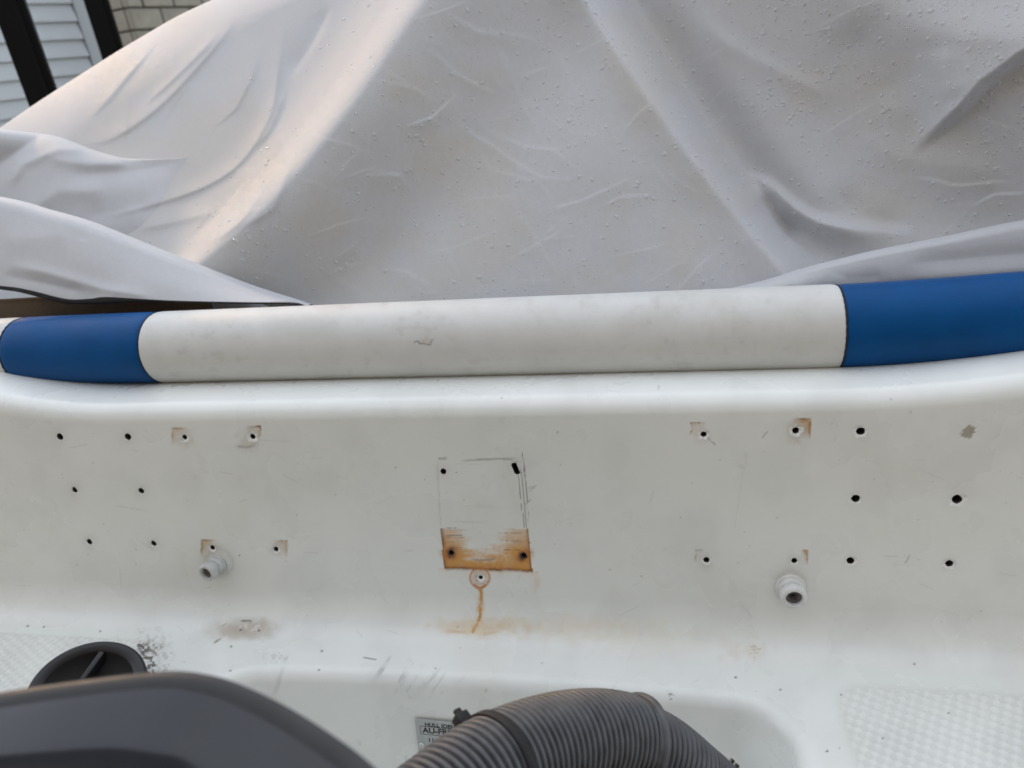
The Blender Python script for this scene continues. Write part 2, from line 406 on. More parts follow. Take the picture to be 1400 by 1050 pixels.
# centre plate rust: a quad, left edge 603..607, right 722..728
tv = (V - 723) / 56.0
ul = 603 + 4 * tv; ur = 722 + 6 * tv; vb = 776.5 + (U - 605) / 123 * 4.0
ul = ul + 2.2 * (n2 - 0.5); ur = ur + 2.2 * (n1 - 0.5) + 1.5 * (n3 - 0.5); vb = vb + 2.4 * (n2 - 0.5)
inq = (U > ul) & (U < ur) & (V < vb) & (V > 724 + 6 * (n2 - 0.5))
edge_d = np.minimum(np.minimum(U - ul, ur - U), vb - V)
clear_u = np.hypot((U - 663) / 30, np.maximum(V - 735, 0) / 30) + 1.1 * (fbm(U * 0.35, V * 1.6, 9, 23) - 0.5) + 0.4 * (n3 - 0.5)
body = np.where(inq, sstep(0.5, 1.45, clear_u), 0) * (0.60 + 0.5 * sstep(728, 766, V)) * (0.75 + 0.5 * n2)
stain(body * 0.95, TAN)
stain(np.where(inq, np.exp(-edge_d / 4.5) * (0.75 + 0.5 * n2), 0) * sstep(720, 745, V), ORANGE)
stain(np.where(inq, np.exp(-((U - ul) / 3.2) ** 2) + np.exp(-((ur - U) / 2.6) ** 2), 0) * 0.8, BROWN_C)
stain(np.where((U > ul) & (U < ur), np.exp(-((vb - V) / 2.0) ** 2), 0) * (0.55 + 0.5 * n3), BROWN_C)
hal = np.where((U > ul - 8) & (U < ur + 8), np.exp(-np.abs(V - vb) / 5.0), 0) * (V > vb)
stain(0.55 * hal * n2, TAN)
for cu, cv, r in ((617, 756, 15), (716, 760, 15)):
    stain(blob(cu, cv, r, r * 0.9, 0.9, 0.4) * 0.8, ORANGE); stain(blob(cu, cv, 8, 8, 0.6, 0.5), BROWN_C)
for k in range(20):                                   # fine horizontal scratches left by the old plate
    v0 = 723 + k * 1.6 + random.uniform(-1, 1); side_l = random.random() < 0.5
    a, b2 = (605, random.uniform(622, 648)) if side_l else (random.uniform(672, 695), 722)
    stain(stroke([(a, v0), (b2, v0 + (b2 - a) * random.uniform(-0.01, 0.06))], random.choice((0.5, 0.6, 0.9)), 3.0, 0.35) * random.uniform(0.15, 0.7) * sstep(0.3, 0.55, n3), (0.12, 0.07, 0.035))
for k in range(16):
    v0 = random.uniform(625, 722); a = random.uniform(602, 640); b2 = a + random.uniform(20, 80)
    stain(stroke([(a, v0), (min(b2, 715), v0 + random.uniform(-1, 3))], 0.7, 4, 0.4) * random.uniform(0.04, 0.15), GREY)
stain(stroke([(640, 762), (655, 766), (672, 765), (684, 761)], 1.6, 3, 0.3) * 0.55, GREY)
stain(stroke([(598, 627), (612, 626)], 2.0, 3, 0.2) * 0.5, GREY)
stain(stroke([(628, 630), (660, 628), (712, 627)], 1.3, 3, 0.2) * 0.55, GREY)
stain(stroke([(672, 626), (716, 632)], 1.0, 2, 0.2) * 0.4, GREY)
stain(stroke([(598, 628), (600, 680), (603, 724)], 1.2, 2, 0.1) * 0.22, GREY)
stain(stroke([(714, 616), (719, 665), (723, 722)], 0.7, 2, 0.05) * 0.7, (0.10, 0.09, 0.08))
stain(stroke([(709, 648), (713, 690), (717, 724)], 0.6, 2, 0.05) * 0.65, (0.10, 0.09, 0.08))
stain(stroke([(712, 640), (717, 690), (720, 724)], 0.8, 1, 0.05) * 0.6, (0.12, 0.11, 0.10))
for (a, b2) in (((722, 668), (733, 664)), ((724, 672), (731, 666)), ((718, 690), (726, 683))):
    stain(stroke([a, b2], 0.9, 1) * 0.4, GREY)
# washer ring and drip
rr = np.hypot(U - 656, (V - 790))
stain(np.exp(-((rr - 13.2) / 1.5) ** 2) * 0.85, ORANGE); stain(np.exp(-((rr - 8.8) / 1.1) ** 2) * 0.4, GREY)
stain((1 - sstep(9, 14, rr)) * 0.25, TAN); stain(np.exp(-((rr - 4.6) / 1.2) ** 2) * 0.6, BROWN_C)
stain(np.clip(stroke([(649, 800), (656, 806), (663, 800)], 2.5, 1), 0, 1) * 0.7, ORANGE)
stain(stroke([(657, 803), (658, 822), (656, 840), (653, 852), (647, 863)], 2.3, 7) * sstep(0.15, 0.55, n3) * 1.0, (0.55, 0.25, 0.045))
stain(stroke([(656, 803), (659, 815), (657, 828)], 1.6, 5, 0.2) * 0.7, (0.36, 0.14, 0.03)); stain(stroke([(657, 838), (653, 852), (646, 864)], 1.3, 5, 0.2) * 0.6, (0.38, 0.15, 0.03))
stain(stroke([(657, 803), (658, 830), (655, 850), (645, 866)], 6, 8, 0.1) * 0.28 * n2 * 1.6, (0.70, 0.45, 0.18))
stain(stroke([(645, 864), (660, 866), (690, 862)], 2.5, 8, 0.4) * 0.35, (0.62, 0.36, 0.13))
stain(stroke([(657, 803), (658, 820), (656, 838)], 5, 6, 0.1) * 0.35, TAN)
stain(stroke([(600, 861), (625, 862), (650, 864)], 2.6, 8, 0.5) * 0.5, (0.62, 0.33, 0.10))
stain(blob(655, 858, 85, 16, 0.95, 0.5) * 0.50, (0.68, 0.48, 0.24)); stain(blob(790, 858, 130, 20, 0.95, 0.5) * 0.32, (0.68, 0.54, 0.34))
stain(blob(900, 880, 130, 22, 0.95, 0.6) * 0.16, (0.68, 0.58, 0.38)); stain(blob(733, 798, 6, 14, 0.9, 0.5) * 0.25, TAN)
# old bracket corners
def corner(u0, v0, w, h, a, sharp=0.75, col=(0.20, 0.10, 0.04)):
    stain(stroke([(u0, v0 + h), (u0, v0), (u0 + w, v0)], 1.5, 4, 0.3) * sharp * sstep(0.3, 0.55, n2 * 0.5 + n3 * 0.5), col)
    du = (U - u0) / w; dv = (V - v0) / h
    ins = (du > 0) & (du < 1.2) & (dv > 0) & (dv < 1.2)
    stain(np.where(ins, np.exp(-np.minimum(du, dv) * 3.0) * (1 - sstep(0.35, 1.15, du + 0.5 * (n2 - 0.5))) * (1 - sstep(0.35, 1.15, dv + 0.5 * (n2 - 0.5))), 0) * 1.3 * a * (0.5 + n2), (0.50, 0.30, 0.12))
corner(235, 585, 22, 24, 0.45, 0.7); corner(356, 583, -20, 18, 0.45, 0.9); corner(276, 738, 18, 24, 0.75, 0.8); corner(392, 739, -18, 24, 0.55, 0.5)
corner(945, 578, 22, 20, 0.35, 0.9); corner(1108, 573, -26, 30, 0.85, 0.9); corner(951, 753, 14, 18, 0.15, 0.55, GREY); corner(1104, 752, -9, 20, 0.9, 0.55)
for cu, cv, r, a in ((252, 600, 16, .25), (342, 602, 18, .28), (290, 750, 14, .22), (379, 750, 13, .2), (962, 596, 14, .18), (1090, 592, 18, .28), (966, 766, 16, .18), (1086, 766, 14, .2)):
    stain(blob(cu, cv, r, r * 0.9, 0.9, 0.6) * a, (0.36, 0.30, 0.22))
stain(stroke([(318, 610), (336, 612), (352, 608)], 2.2, 5, 0.3) * 0.4, GREY)
stain(stroke([(968, 598), (978, 608)], 1.2, 3) * 0.5, GREY); stain(stroke([(1043, 598), (1050, 590)], 1.2, 3) * 0.4, GREY)
stain(stroke([(1236, 772), (1245, 757)], 1.1, 2, 0.2) * 0.5, GREY); stain(stroke([(1205, 761), (1232, 760)], 1.0, 2, 0.3) * 0.25, GREY)
stain(stroke([(1003, 735), (1012, 668), (1024, 612)], 0.9, 3, 0.2) * 0.09, GREY)
for k, (a, b2) in enumerate((((90, 614), (125, 606)), ((350, 602), (405, 604)), ((150, 690), (210, 700)), ((1010, 820), (1030, 850)), ((1250, 640), (1300, 660)))):
    stain(stroke([a, b2], 1.2, 4, 0.3) * 0.14, GREY)
# chipped star on the far right
st = np.hypot((U - 1324) / 10.5, (V - 591) / 9) + 0.75 * (n2 - 0.5) + 1.1 * (n3 - 0.5)
stain((st < 0.95) * (0.8 + 0.2 * n3), (0.36, 0.34, 0.28)); stain(stroke([(1312, 598), (1330, 600), (1336, 590)], 0.9, 3) * 0.35, (0.8, 0.8, 0.78))
# dirt patch on the platform, left
d = (np.abs((U - 331 + 0.5 * (V - 861)) / 58) ** 3 + np.abs((V - 861) / 17) ** 3) ** (1 / 3) + 0.6 * (n1 - 0.5) + 0.5 * (n2 - 0.5)
stain((1 - sstep(0.35, 1.1, d)) * 0.62, (0.40, 0.35, 0.27)); stain((1 - sstep(0.2, 0.75, d)) * 0.35 * n2 * 1.5, (0.34, 0.22, 0.13))
stain(stroke([(326, 849), (347, 848)], 1.7, 8, 0.3) * 0.8 * sstep(0.2, 0.5, n3), (0.10, 0.08, 0.06)); stain(stroke([(289, 881), (308, 871)], 1.7, 8, 0.35) * 0.75 * sstep(0.2, 0.5, n3), (0.14, 0.11, 0.08))
stain(blob(329, 861, 2.4, 2.4, .5, .2), (0.06, 0.045, 0.035)); stain(blob(354, 862, 2, 2, .5, .2), (0.08, 0.06, 0.05)); stain(stroke([(304, 856), (309, 853)], 1.2, 2) * 0.5, GREY)
stain((sstep(0.60, 0.75, n3) * blob(342, 857, 24, 7, 0.8, 0.3)) * 0.8, (0.78, 0.78, 0.75))
# rust cross, scuffs on the well face
for a, b2 in (((1023, 889), (1039, 887)), ((1030, 882), (1031, 903)), ((1026, 884), (1035, 884)), ((1026, 893), (1036, 892))):
    stain(stroke([a, b2], 1.3, 5) * 0.5 * sstep(0.3, 0.6, n3), (0.38, 0.28, 0.16))
stain(blob(1018, 891, 40, 14, 0.95, .6) * 0.22, (0.58, 0.45, 0.28))
scf = sstep(0.56, 0.72, fbm(U + V * 0.7, V * 0.25, 7, 91)) 
stain(scf * blob(535, 920, 34, 22, 0.9, 0.6) * 0.5, (0.22, 0.21, 0.19)); stain(scf * blob(595, 930, 36, 26, 0.9, 0.6) * 0.25, GREY)
stain(stroke([(497, 899), (514, 902)], 1.3, 3) * 0.7, GREY); stain(blob(378, 900, 26, 10, 0.9, 0.7) * 0.35 * sstep(.4, .7, n3), GREY)
stain(stroke([(390, 905), (382, 930), (372, 955)], 3.5, 5, 0.3) * 0.2, GREY)
stain(blob(917, 950, 5, 8, 0.9, 0.8) * sstep(0.45, 0.6, n3) * 0.8, (0.15, 0.14, 0.13))
for cu, cv in ((1006, 926), (1067, 943), (1131, 1027), (1150, 950), (1207, 1009), (1250, 908), (315, 917), (436, 916), (440, 890), (316, 884), (38, 856), (60, 857), (137, 863), (1297, 975)):
    stain(blob(cu, cv, 1.9, 1.7, .5, .2) * 0.85, (0.10, 0.09, 0.08))
# grime in the hollows of the non-slip pads
padm = sstep(0.0, 0.006, -np.minimum(sd_r, sd_l)) * fl
stain(padm * 0.20 * sstep(0.0016, 0.0003, pads) * (0.6 + 0.8 * n1), (0.42, 0.41, 0.37))
stain(padm * 0.10, (0.56, 0.55, 0.50))
edge = np.exp(-np.abs(np.minimum(sd_r, sd_l)) / 0.004) * fl
stain(edge * 0.16, (0.45, 0.43, 0.36))
# black grime where the vent shell meets the platform
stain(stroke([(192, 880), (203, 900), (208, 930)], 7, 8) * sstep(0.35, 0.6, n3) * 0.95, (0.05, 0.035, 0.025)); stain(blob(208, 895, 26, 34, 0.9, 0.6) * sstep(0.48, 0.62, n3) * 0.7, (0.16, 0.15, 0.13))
for cu, cv, r in ((299, 770, 22), (1081, 803, 25)):
    rr = np.hypot(U - cu, V - cv) + 5 * (n2 - 0.5); stain(np.exp(-np.abs(rr - r * 0.85) / 3.0) * 0.32 * (0.4 + n3), (0.30, 0.27, 0.22)); stain(np.exp(-np.clip(rr - r, 0, None) / 14) * 0.10, (0.45, 0.41, 0.34))
for cu, cv in ((82, 597), (175, 597), (102, 670), (193, 671), (122, 741), (210, 743), (1177, 590), (1170, 682), (1309, 683), (1163, 767), (1298, 771), (606, 645), (705, 641)):
    rr = np.hypot(U - cu, V - cv) + 4 * (n3 - 0.5); stain(np.exp(-np.clip(rr - 5, 0, None) / 5) * 0.20 * (0.4 + n2), (0.36, 0.33, 0.28))
# scattered specks and hairlines
for k in range(130):
    cu = random.uniform(0, 1400); cv = random.uniform(505, 1040); r = random.choice((0.8, 0.9, 1.0, 1.3))
    i0 = (np.abs(U - cu) < 6) & (np.abs(V - cv) < 6)
    if i0.any():
        mm = np.zeros_like(U); mm[i0] = (1 - sstep(r * 0.6, r * 1.5, np.hypot(U[i0] - cu, V[i0] - cv))) * random.uniform(0.12, 0.55)
        C[i0] = C[i0] * (1 - mm[i0][:, None]) + np.array((0.16, 0.14, 0.12)) * mm[i0][:, None]
for k in range(34):
    cu = random.uniform(0, 1400); cv = random.uniform(510, 980); a = random.uniform(-0.6, 0.6) + random.choice((0, 0, 1.4)); L = random.uniform(6, 30)
    i0 = (np.abs(U - cu) < 40) & (np.abs(V - cv) < 40)
    if i0.any():
        dd, t, s = seg_dist(U[i0] + 3 * (n2[i0] - .5), V[i0], [(cu - L * math.cos(a) / 2, cv - L * math.sin(a) / 2), (cu + L * math.cos(a) / 2, cv + L * math.sin(a) / 2)])
        mm = ((1 - sstep(0.4, 1.2, dd)) * random.uniform(0.05, 0.2))[:, None]; C[i0] = C[i0] * (1 - mm) + np.array(GREY) * mm
# ---- empty screw holes: cut squares out of the wall, a drilled patch fills each
HOLES = [  # u, v, radius (mm), chipped rim (mm), rim seed
    (82, 597, 5.0, 0), (175, 597, 4.8, 0), (102, 670, 4.6, 0.9), (193, 671, 4.8, 0.5), (122, 741, 4.6, 1.0), (210, 743, 4.6, 0.9),
    (252, 598, 3.6, 3.4), (345, 597, 3.8, 4.6), (290, 749, 3.8, 2.2), (377, 751, 3.6, 2.4),
    (606, 645, 4.2, 0.4), (705, 641, 4.4, 0.5), (617, 756, 3.4, 0.8), (716, 760, 3.6, 1.0), (657, 790, 2.8, 3.2),
    (962, 594, 3.4, 3.4), (1088, 589, 3.8, 4.2), (1177, 590, 4.6, 3.4), (1170, 682, 4.8, 1.4), (1309, 683, 5.4, 4.2),
    (966, 766, 3.8, 3.0), (1086, 767, 3.4, 1.6), (1163, 767, 4.4, 2.6), (1298, 771, 4.2, 3.4)]
rows_w = prof[:, 1]
keep = np.ones((P.shape[0] - 1, P.shape[1] - 1), bool)
patches = []
for (u, v, r, rim) in HOLES:
    c = wall_pt(u, v); half = (r + rim) / 1000 * (1.9 if (u, v) == (705, 641) else 1.25) + 0.002
    j0 = np.searchsorted(xs, c[0] - half) - 1; j1 = np.searchsorted(xs, c[0] + half)
    wr = [i for i in range(i_floor) if c[2] - half <= prof[i, 1] <= c[2] + half and abs(prof[i, 0] - wy(prof[i, 1])) < 1e-4]
    i0, i1 = wr[0] - 1, wr[-1] + 1
    keep[i0:i1, j0:j1] = False
    patches.append((c, r / 1000, rim / 1000, i0, i1, j0, j1))
moulding = link('transom_moulding', grid_mesh('transom_moulding', P, keep=keep, colors=C, flip=True), GELCOAT, boat)
tag(moulding, 'white gelcoat ledge, bulkhead, platform and motor well')
w_up = np.array([0, math.sin(math.radians(8)), math.cos(math.radians(8))])
for h_i, (c, r, rim, i0, i1, j0, j1) in enumerate(patches):
    K = 40
    bnd = [(i0, j) for j in range(j0, j1)] + [(i, j1) for i in range(i0, i1)] + [(i1, j) for j in range(j1, j0, -1)] + [(i, j0) for i in range(i1, i0, -1)]
    bp_ = np.array([P[a] for a in bnd]); bc_ = np.array([C[a] for a in bnd]); n_b = len(bnd)
    th = np.arctan2((bp_ - c) @ w_up, bp_[:, 0] - c[0])
    slot = 1.0
    rg = np.random.default_rng(h_i)
    def ring(rad, depth, jit=0.0, elong=0.0):
        w = 1 + jit * (np.interp((th + math.pi) / (2 * math.pi) * 12, np.arange(13), np.append(rr_ := rg.uniform(-1, 1, 12), rr_[0])))
        x = rad * w * np.cos(th); z = rad * w * np.sin(th)
        z = z + elong * np.sign(np.sin(th)); x = x - 0.35 * elong * np.sign(np.sin(th))
        return c + np.stack([x, np.zeros_like(x), np.zeros_like(x)], -1) + z[:, None] * w_up - depth * wall_n
    el = 0.0042 if h_i == 11 else 0.0
    rings = [bp_]
    cols = [bc_]
    has = rim > 0.0003
    if has:
        rings += [ring(r + rim, 0.0, 0.22, el), ring(r + rim * 0.85, 0.0005, 0.2, el), ring(r + 0.0002, 0.0012, 0.10, el)]
    else:
        rings += [ring(r + 0.0004, 0.0, 0.06, el), ring(r + 0.0003, 0.0001, 0.06, el), ring(r + 0.0001, 0.0004, 0.06, el)]
    rings += [ring(r * 0.97, 0.003, 0.08, el), ring(r * 0.95, 0.010, 0.02, el), ring(r * 0.93, 0.035, 0.0, el), ring(r * 0.02, 0.036, 0.0, el)]
    mids = [rings[0] * (1 - q) + rings[1] * q for q in (0.2, 0.4, 0.6, 0.8)]
    rings = [rings[0]] + mids + rings[1:]
    RP = np.array(rings); RC = np.empty(RP.shape)
    jj = np.clip(np.searchsorted(xs, RP[..., 0]), 0, len(xs) - 1); zi = np.argmin(np.abs(RP[:6, :, 2:3] - prof[None, None, i0:i1 + 1, 1]), -1) + i0
    RC[:6] = C[zi, jj[:6]]; RC[6:] = RC[5].mean(0)
    if 12 <= h_i <= 13: RC[5] = (0.10, 0.035, 0.01)
    me = grid_mesh('screw_hole', RP, wrap_v=True, colors=RC)
    for mm in (GELCOAT, CHIP, BORE): me.materials.append(mm)
    mi = np.zeros(len(me.polygons), np.int32).reshape(len(rings) - 1, n_b)
    mi[5:7] = 1 if has and h_i not in (12, 13) else 2
    mi[7:] = 2
    me.polygons.foreach_set('material_index', mi.ravel())
    link('screw_hole', me, None, moulding)

# spigots on the wall
def frame_on(c, nrm):
    z = Vector(nrm).normalized(); x = Vector((1, 0, 0)); y = z.cross(x).normalized(); x = y.cross(z)
    return Matrix(((x.x, y.x, z.x, c[0]), (x.y, y.y, z.y, c[1]), (x.z, y.z, z.z, c[2]), (0, 0, 0, 1)))
def spigot(u, v, label, material, tilt, big):
    c = wall_pt(u, v); nn = Vector(wall_n); nn.rotate(Matrix.Rotation(tilt, 3, 'Z'))
    F4 = frame_on(c - wall_n * 0.001, nn); s = big
    o = link('drain_spigot', lathe('drain_spigot', [(0.0185 * s, 0), (0.0190 * s, 0.0005), (0.0190 * s, 0.0030), (0.0180 * s, 0.0036), (0.0155 * s, 0.0038), (0.0150 * s, 0.0044), (0.0150 * s, 0.0095), (0.0143 * s, 0.0100),
        (0.0122 * s, 0.0102), (0.0116 * s, 0.0110), (0.0116 * s, 0.0138), (0.0124 * s, 0.0146), (0.0150 * s, 0.0150), (0.0162 * s, 0.0160), (0.0166 * s, 0.0190), (0.0164 * s, 0.0225), (0.0156 * s, 0.0252), (0.0140 * s, 0.0272), (0.0118 * s, 0.0280), (0.0106 * s, 0.0276), (0.0102 * s, 0.0262), (0.0100 * s, 0.0175), (0.0001, 0.0170)], 40, F4), material, boat)
    o['label'] = label
    link('socket', lathe('socket', [(0.0094 * s, 0.0172), (0.0094 * s, 0.0222), (0.0074 * s, 0.0226), (0.0066 * s, 0.0205), (0.0001, 0.0200)], 24, F4), DARK, o)
    return F4, o
spigot(297, 772, 'grey plastic drain spigot on the left of the bulkhead', FITTING_G, math.radians(-6), 0.88)
F4, o = spigot(1081, 803, 'white plastic drain spigot with a cross-head screw', FITTING, math.radians(0), 1.0)
for a in (0, math.pi / 2):
    bm = box_bm(0.0075, 0.0016, 0.002, 0.0003); bmesh.ops.transform(bm, matrix=F4 @ Matrix.Translation((0, 0, 0.0220)) @ Matrix.Rotation(a + 0.5, 4, 'Z'), verts=bm.verts)
    link('screw_slot', bm_mesh('screw_slot', bm), RUBBER, o)

# hull identification plate on the well face
def well_face(u, v):
    """point of the moulding's front well face seen at this direction"""
    d = ray(u, v); t = np.linspace(0.6, 1.2, 4000); Q = CAM + d * t[:, None]
    fr = 0.690 - 0.012 * ((Q[:, 0] + 0.25) / 0.4) ** 2
    face_y = fr - rf * math.sin(ang) - (ZF - rf * (1 - math.cos(ang)) - Q[:, 2]) / math.tan(ang)
    return Q[np.argmax(Q[:, 1] >= face_y)]
hp = well_face(568, 980); hn = Vector((0.0, -math.sin(ang), math.cos(ang)))
hx = Vector((1, 0, 0)); hy = hn.cross(hx).normalized()
PW, PH = 0.118, 0.062
FH = Matrix(((hx.x, hy.x, hn.x, hp[0]), (hx.y, hy.y, hn.y, hp[1]), (hx.z, hy.z, hn.z, hp[2]), (0, 0, 0, 1)))
FH = FH @ Matrix.Rotation(math.radians(-2.0), 4, 'Z')
bm = box_bm(PW, PH, 0.0012, 0.0004); bmesh.ops.transform(bm, matrix=FH @ Matrix.Translation((PW / 2, -PH / 2, 0.0030)), verts=bm.verts)
hin = link('identification_plate', bm_mesh('identification_plate', bm, False), PLATE, boat); hin['label'] = 'small metal hull identification plate half hidden by the hose'
def text(s, x, y, size, parent, sx=1.0, bold=0.0, space=1.0):
    cu = bpy.data.curves.new('lettering', 'FONT'); cu.body = s; cu.size = size; cu.extrude = 0.00012; cu.offset = bold; cu.space_character = space
    t = bpy.data.objects.new('lettering', cu); COL.objects.link(t)
    dg = bpy.context.evaluated_depsgraph_get(); me = bpy.data.meshes.new_from_object(t.evaluated_get(dg)); bpy.data.objects.remove(t)
    me.transform(FH @ Matrix.Translation((x, y, 0.00375)) @ Matrix.Diagonal((sx, 1, 1, 1))); me.materials.clear()
    return link('lettering', me, INK, parent)
text('HULL IDENTIFICATION No', 0.0138, -0.0108, 0.0085, hin, 1.05, 0.00022)
text('AU-FRE', 0.0100, -0.0225, 0.0130, hin, 1.0, 0.00035)
text('111', 0.0165, -0.0375, 0.0085, hin, 1.0, 0.00035, 1.2)
bm = bmesh.new()
for x0, y0, sx_, sy_ in ((0.0505, -0.0117, 0.088, 0.0005), (0.0505, -0.0253, 0.088, 0.0005), (0.0067, -0.0185, 0.0005, 0.0131), (0.0943, -0.0185, 0.0005, 0.0131)):
    b2 = box_bm(sx_, sy_, 0.0002); bmesh.ops.transform(b2, matrix=FH @ Matrix.Translation((x0, y0, 0.00378)), verts=b2.verts)
    t_ = bpy.data.meshes.new('t'); b2.to_mesh(t_); b2.free(); bm.from_mesh(t_); bpy.data.meshes.remove(t_)
link('number_box', bm_mesh('number_box', bm, False), INK, hin)
for x0 in (0.006, PW - 0.006):
    link('rivet', lathe('rivet', [(0.0042, 0.0034), (0.004, 0.0050), (0.0028, 0.0062), (0.0012, 0.0062), (0.0010, 0.0045), (0.0001, 0.0044)], 20, FH @ Matrix.Translation((x0, -0.0455, 0))), STEEL, hin)

# black clamshell vent on the left of the platform
vp0 = at_z(np.array(116.), np.array(942.), np.array(ZF + 0.026)); vn = np.array([0.10, -0.42, 0.90]); vn /= np.linalg.norm(vn)
def vent_plane(u, v, lift=0.0):
    d = ray(u, v); t = ((vp0 - CAM) @ vn) / (d @ vn); return CAM + d * t[..., None] + vn * lift
va = np.linspace(0, 2 * math.pi, 72, endpoint=False); vr = math.radians(-27)
def vent_ring(k, lift):
    x = 89 * np.cos(va) * k; y = 58 * np.sin(va) * k
    return vent_plane(116 + x * math.cos(vr) - y * math.sin(vr), 942 + x * math.sin(vr) + y * math.cos(vr), lift)
r1 = vent_ring(1.0, 0.0)
skirt = r1 * 1.0; skirt[:, 2] = ZF - 0.004
vent = link('vent_shell', grid_mesh('vent_shell', np.array([skirt, skirt * 0.3 + r1 * 0.7, vent_ring(1.0, -0.002), vent_ring(0.985, 0.0012), vent_ring(0.95, 0.0018), vent_ring(0.82, 0.0010), vent_ring(0.79, -0.0015)]), wrap_v=True), RUBBER, boat)
vent['label'] = 'black plastic oval vent with an inner rib on the left platform'
link('vent_bowl', grid_mesh('vent_bowl', np.array([vent_ring(0.80, -0.0010), vent_ring(0.77, -0.008), vent_ring(0.70, -0.016), vent_ring(0.5, -0.022), vent_ring(0.02, -0.023)]), wrap_v=True), HEM, vent)
def vent_rib(a, b2):
    A = vent_plane(*np.array(a, float)[:, None])[0]; B = vent_plane(*np.array(b2, float)[:, None])[0]
    c = (A + B) / 2 - vn * 0.010; x = Vector(B - A).normalized(); z = Vector(vn); y = z.cross(x).normalized()
    bm = box_bm(np.linalg.norm(B - A), 0.0085, 0.018, 0.002)
    bmesh.ops.transform(bm, matrix=Matrix(((x.x, y.x, z.x, c[0]), (x.y, y.y, z.y, c[1]), (x.z, y.z, z.z, c[2]), (0, 0, 0, 1))), verts=bm.verts)
    link('vent_rib', bm_mesh('vent_rib', bm), RUBBER, vent)
vent_rib((139, 889), (88, 960)); vent_rib((182, 925), (150, 972))
# brown panel under the flap, coloured as the cover's inner shadow
zp_ = float(at_y(np.array(100.), np.array(404.), np.array(1.026))[2]); bm = box_bm(1.15, 0.02, 0.24, 0.006); bmesh.ops.transform(bm, matrix=Matrix.Translation((-1.30, 1.026, zp_ - 0.12)), verts=bm.verts)
link('inner_shadow_panel', bm_mesh('inner_shadow_panel', bm), BROWN, boat)

# ------------------------------------------------------------------ backrest bolster
bol = tag(empty('backrest_bolster', (-0.3, 0.951, 1.32)), 'long white padded backrest roll with blue ends lying behind the ledge', 'backrest')
BR = 0.0575
def bol_c(x):
    return np.stack([x, np.full_like(x, 0.951), 1.3755 - 0.010 * np.clip((x + 0.7) / 0.95, -0.3, 1.1) + 0.010 * np.clip((x - 0.26) / 0.3, 0, 1) ** 1.2], -1)
def bolster(name, x0, x1, material, cap=0):
    x = np.linspace(x0, x1, max(8, int((x1 - x0) / 0.0016))); a = np.linspace(0, 2 * math.pi, 200, endpoint=False)
    e = np.minimum(x - x0, x1 - x); rad = BR - 0.0022 * np.exp(-e / 0.0035)
    if cap: q = np.clip(1 - ((x1 - x) if cap > 0 else (x - x0)) / 0.05, 0, 1); rad = rad * np.sqrt(np.maximum(1 - q * q, 1e-4))
    Cc = bol_c(x)
    A = a[None]; xx = x[:, None]
    rr = rad[:, None] * (1 + 0.006 * (fbm(xx * 1000 + 0 * A, np.cos(A) * 180 + 300, 90, 5) - 0.5)) 
    Pp = np.stack([np.repeat(Cc[:, 0:1], 200, 1), Cc[:, 1:2] - rr * np.cos(A), Cc[:, 2:3] + rr * np.sin(A)], -1)
    U_, V_ = px(Pp); c = np.broadcast_to(np.array([0.66, 0.665, 0.65]), Pp.shape).copy()
    def st(m, col):
        m = np.clip(m, 0, 1)[..., None]; c[:] = c * (1 - m) + np.array(col) * m
    k1 = fbm(U_, V_, 50, 41); k2 = fbm(U_, V_, 12, 51)
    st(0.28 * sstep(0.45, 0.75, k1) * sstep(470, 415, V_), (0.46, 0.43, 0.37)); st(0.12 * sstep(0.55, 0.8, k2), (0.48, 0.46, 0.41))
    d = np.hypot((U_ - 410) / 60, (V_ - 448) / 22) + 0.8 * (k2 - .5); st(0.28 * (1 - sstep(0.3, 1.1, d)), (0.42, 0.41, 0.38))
    d, t, s = seg_dist(U_, V_, [(566, 468), (571, 466), (574, 470), (588, 471), (591, 464)]); st((1 - sstep(0.4, 1.3, d)) * 0.75, (0.16, 0.14, 0.12))
    d = np.hypot((U_ - 582) / 9, (V_ - 466) / 4); st((1 - sstep(.6, 1.0, d)) * 0.5, (0.62, 0.58, 0.48))
    st(0.14 * sstep(0.58, 0.75, fbm(U_ * 0.6, V_, 7, 66)) * sstep(0.45, 0.65, k1), (0.30, 0.28, 0.25))
    return link(name, grid_mesh(name, Pp, wrap_v=True, colors=c, flip=True), material, bol)
XS0, XS1, XS2 = -1.032, -0.779, 0.236
bolster('white_sleeve', -1.85, XS0, VINYL_W, cap=-1); bolster('blue_sleeve', XS0, XS1, VINYL_B)['label'] = 'short blue sleeve at the left end'
bolster('white_sleeve', XS1, XS2, VINYL_W)['label'] = 'long white centre sleeve with a small tear'
bolster('blue_sleeve', XS2, 1.15, VINYL_B, cap=1)['label'] = 'blue sleeve at the right end'
for x0 in (XS0, XS1, XS2):
    a = np.linspace(0, 2 * math.pi, 97); c0 = bol_c(np.array([x0]))[0]; rr = BR - 0.0016
    path = np.stack([np.full_like(a, x0), c0[1] - rr * np.cos(a), c0[2] + rr * np.sin(a)], -1)
    link('seam', grid_mesh('seam', tube_pts(path, 0.0013 + 0.0003 * np.sin(a * 60), 8), wrap_v=True), SEAM, bol)

# ------------------------------------------------------------------ boat cover
cover = tag(empty('boat_cover', (-0.3, 1.5, 1.3)), 'light grey canvas boat cover draped in a tent, beaded with rain', 'cover')
FRONT_S = 1.55
def front_y(u, v):
    d = ray(u, v)     # plane z = 1.28 + s (y - 1.05)
    t = (1.28 - FRONT_S * 1.05 - CAM[2]) / (d[..., 2] - FRONT_S * d[..., 1])
    return t * d[..., 1]
vs = np.linspace(-150, 470, 300)
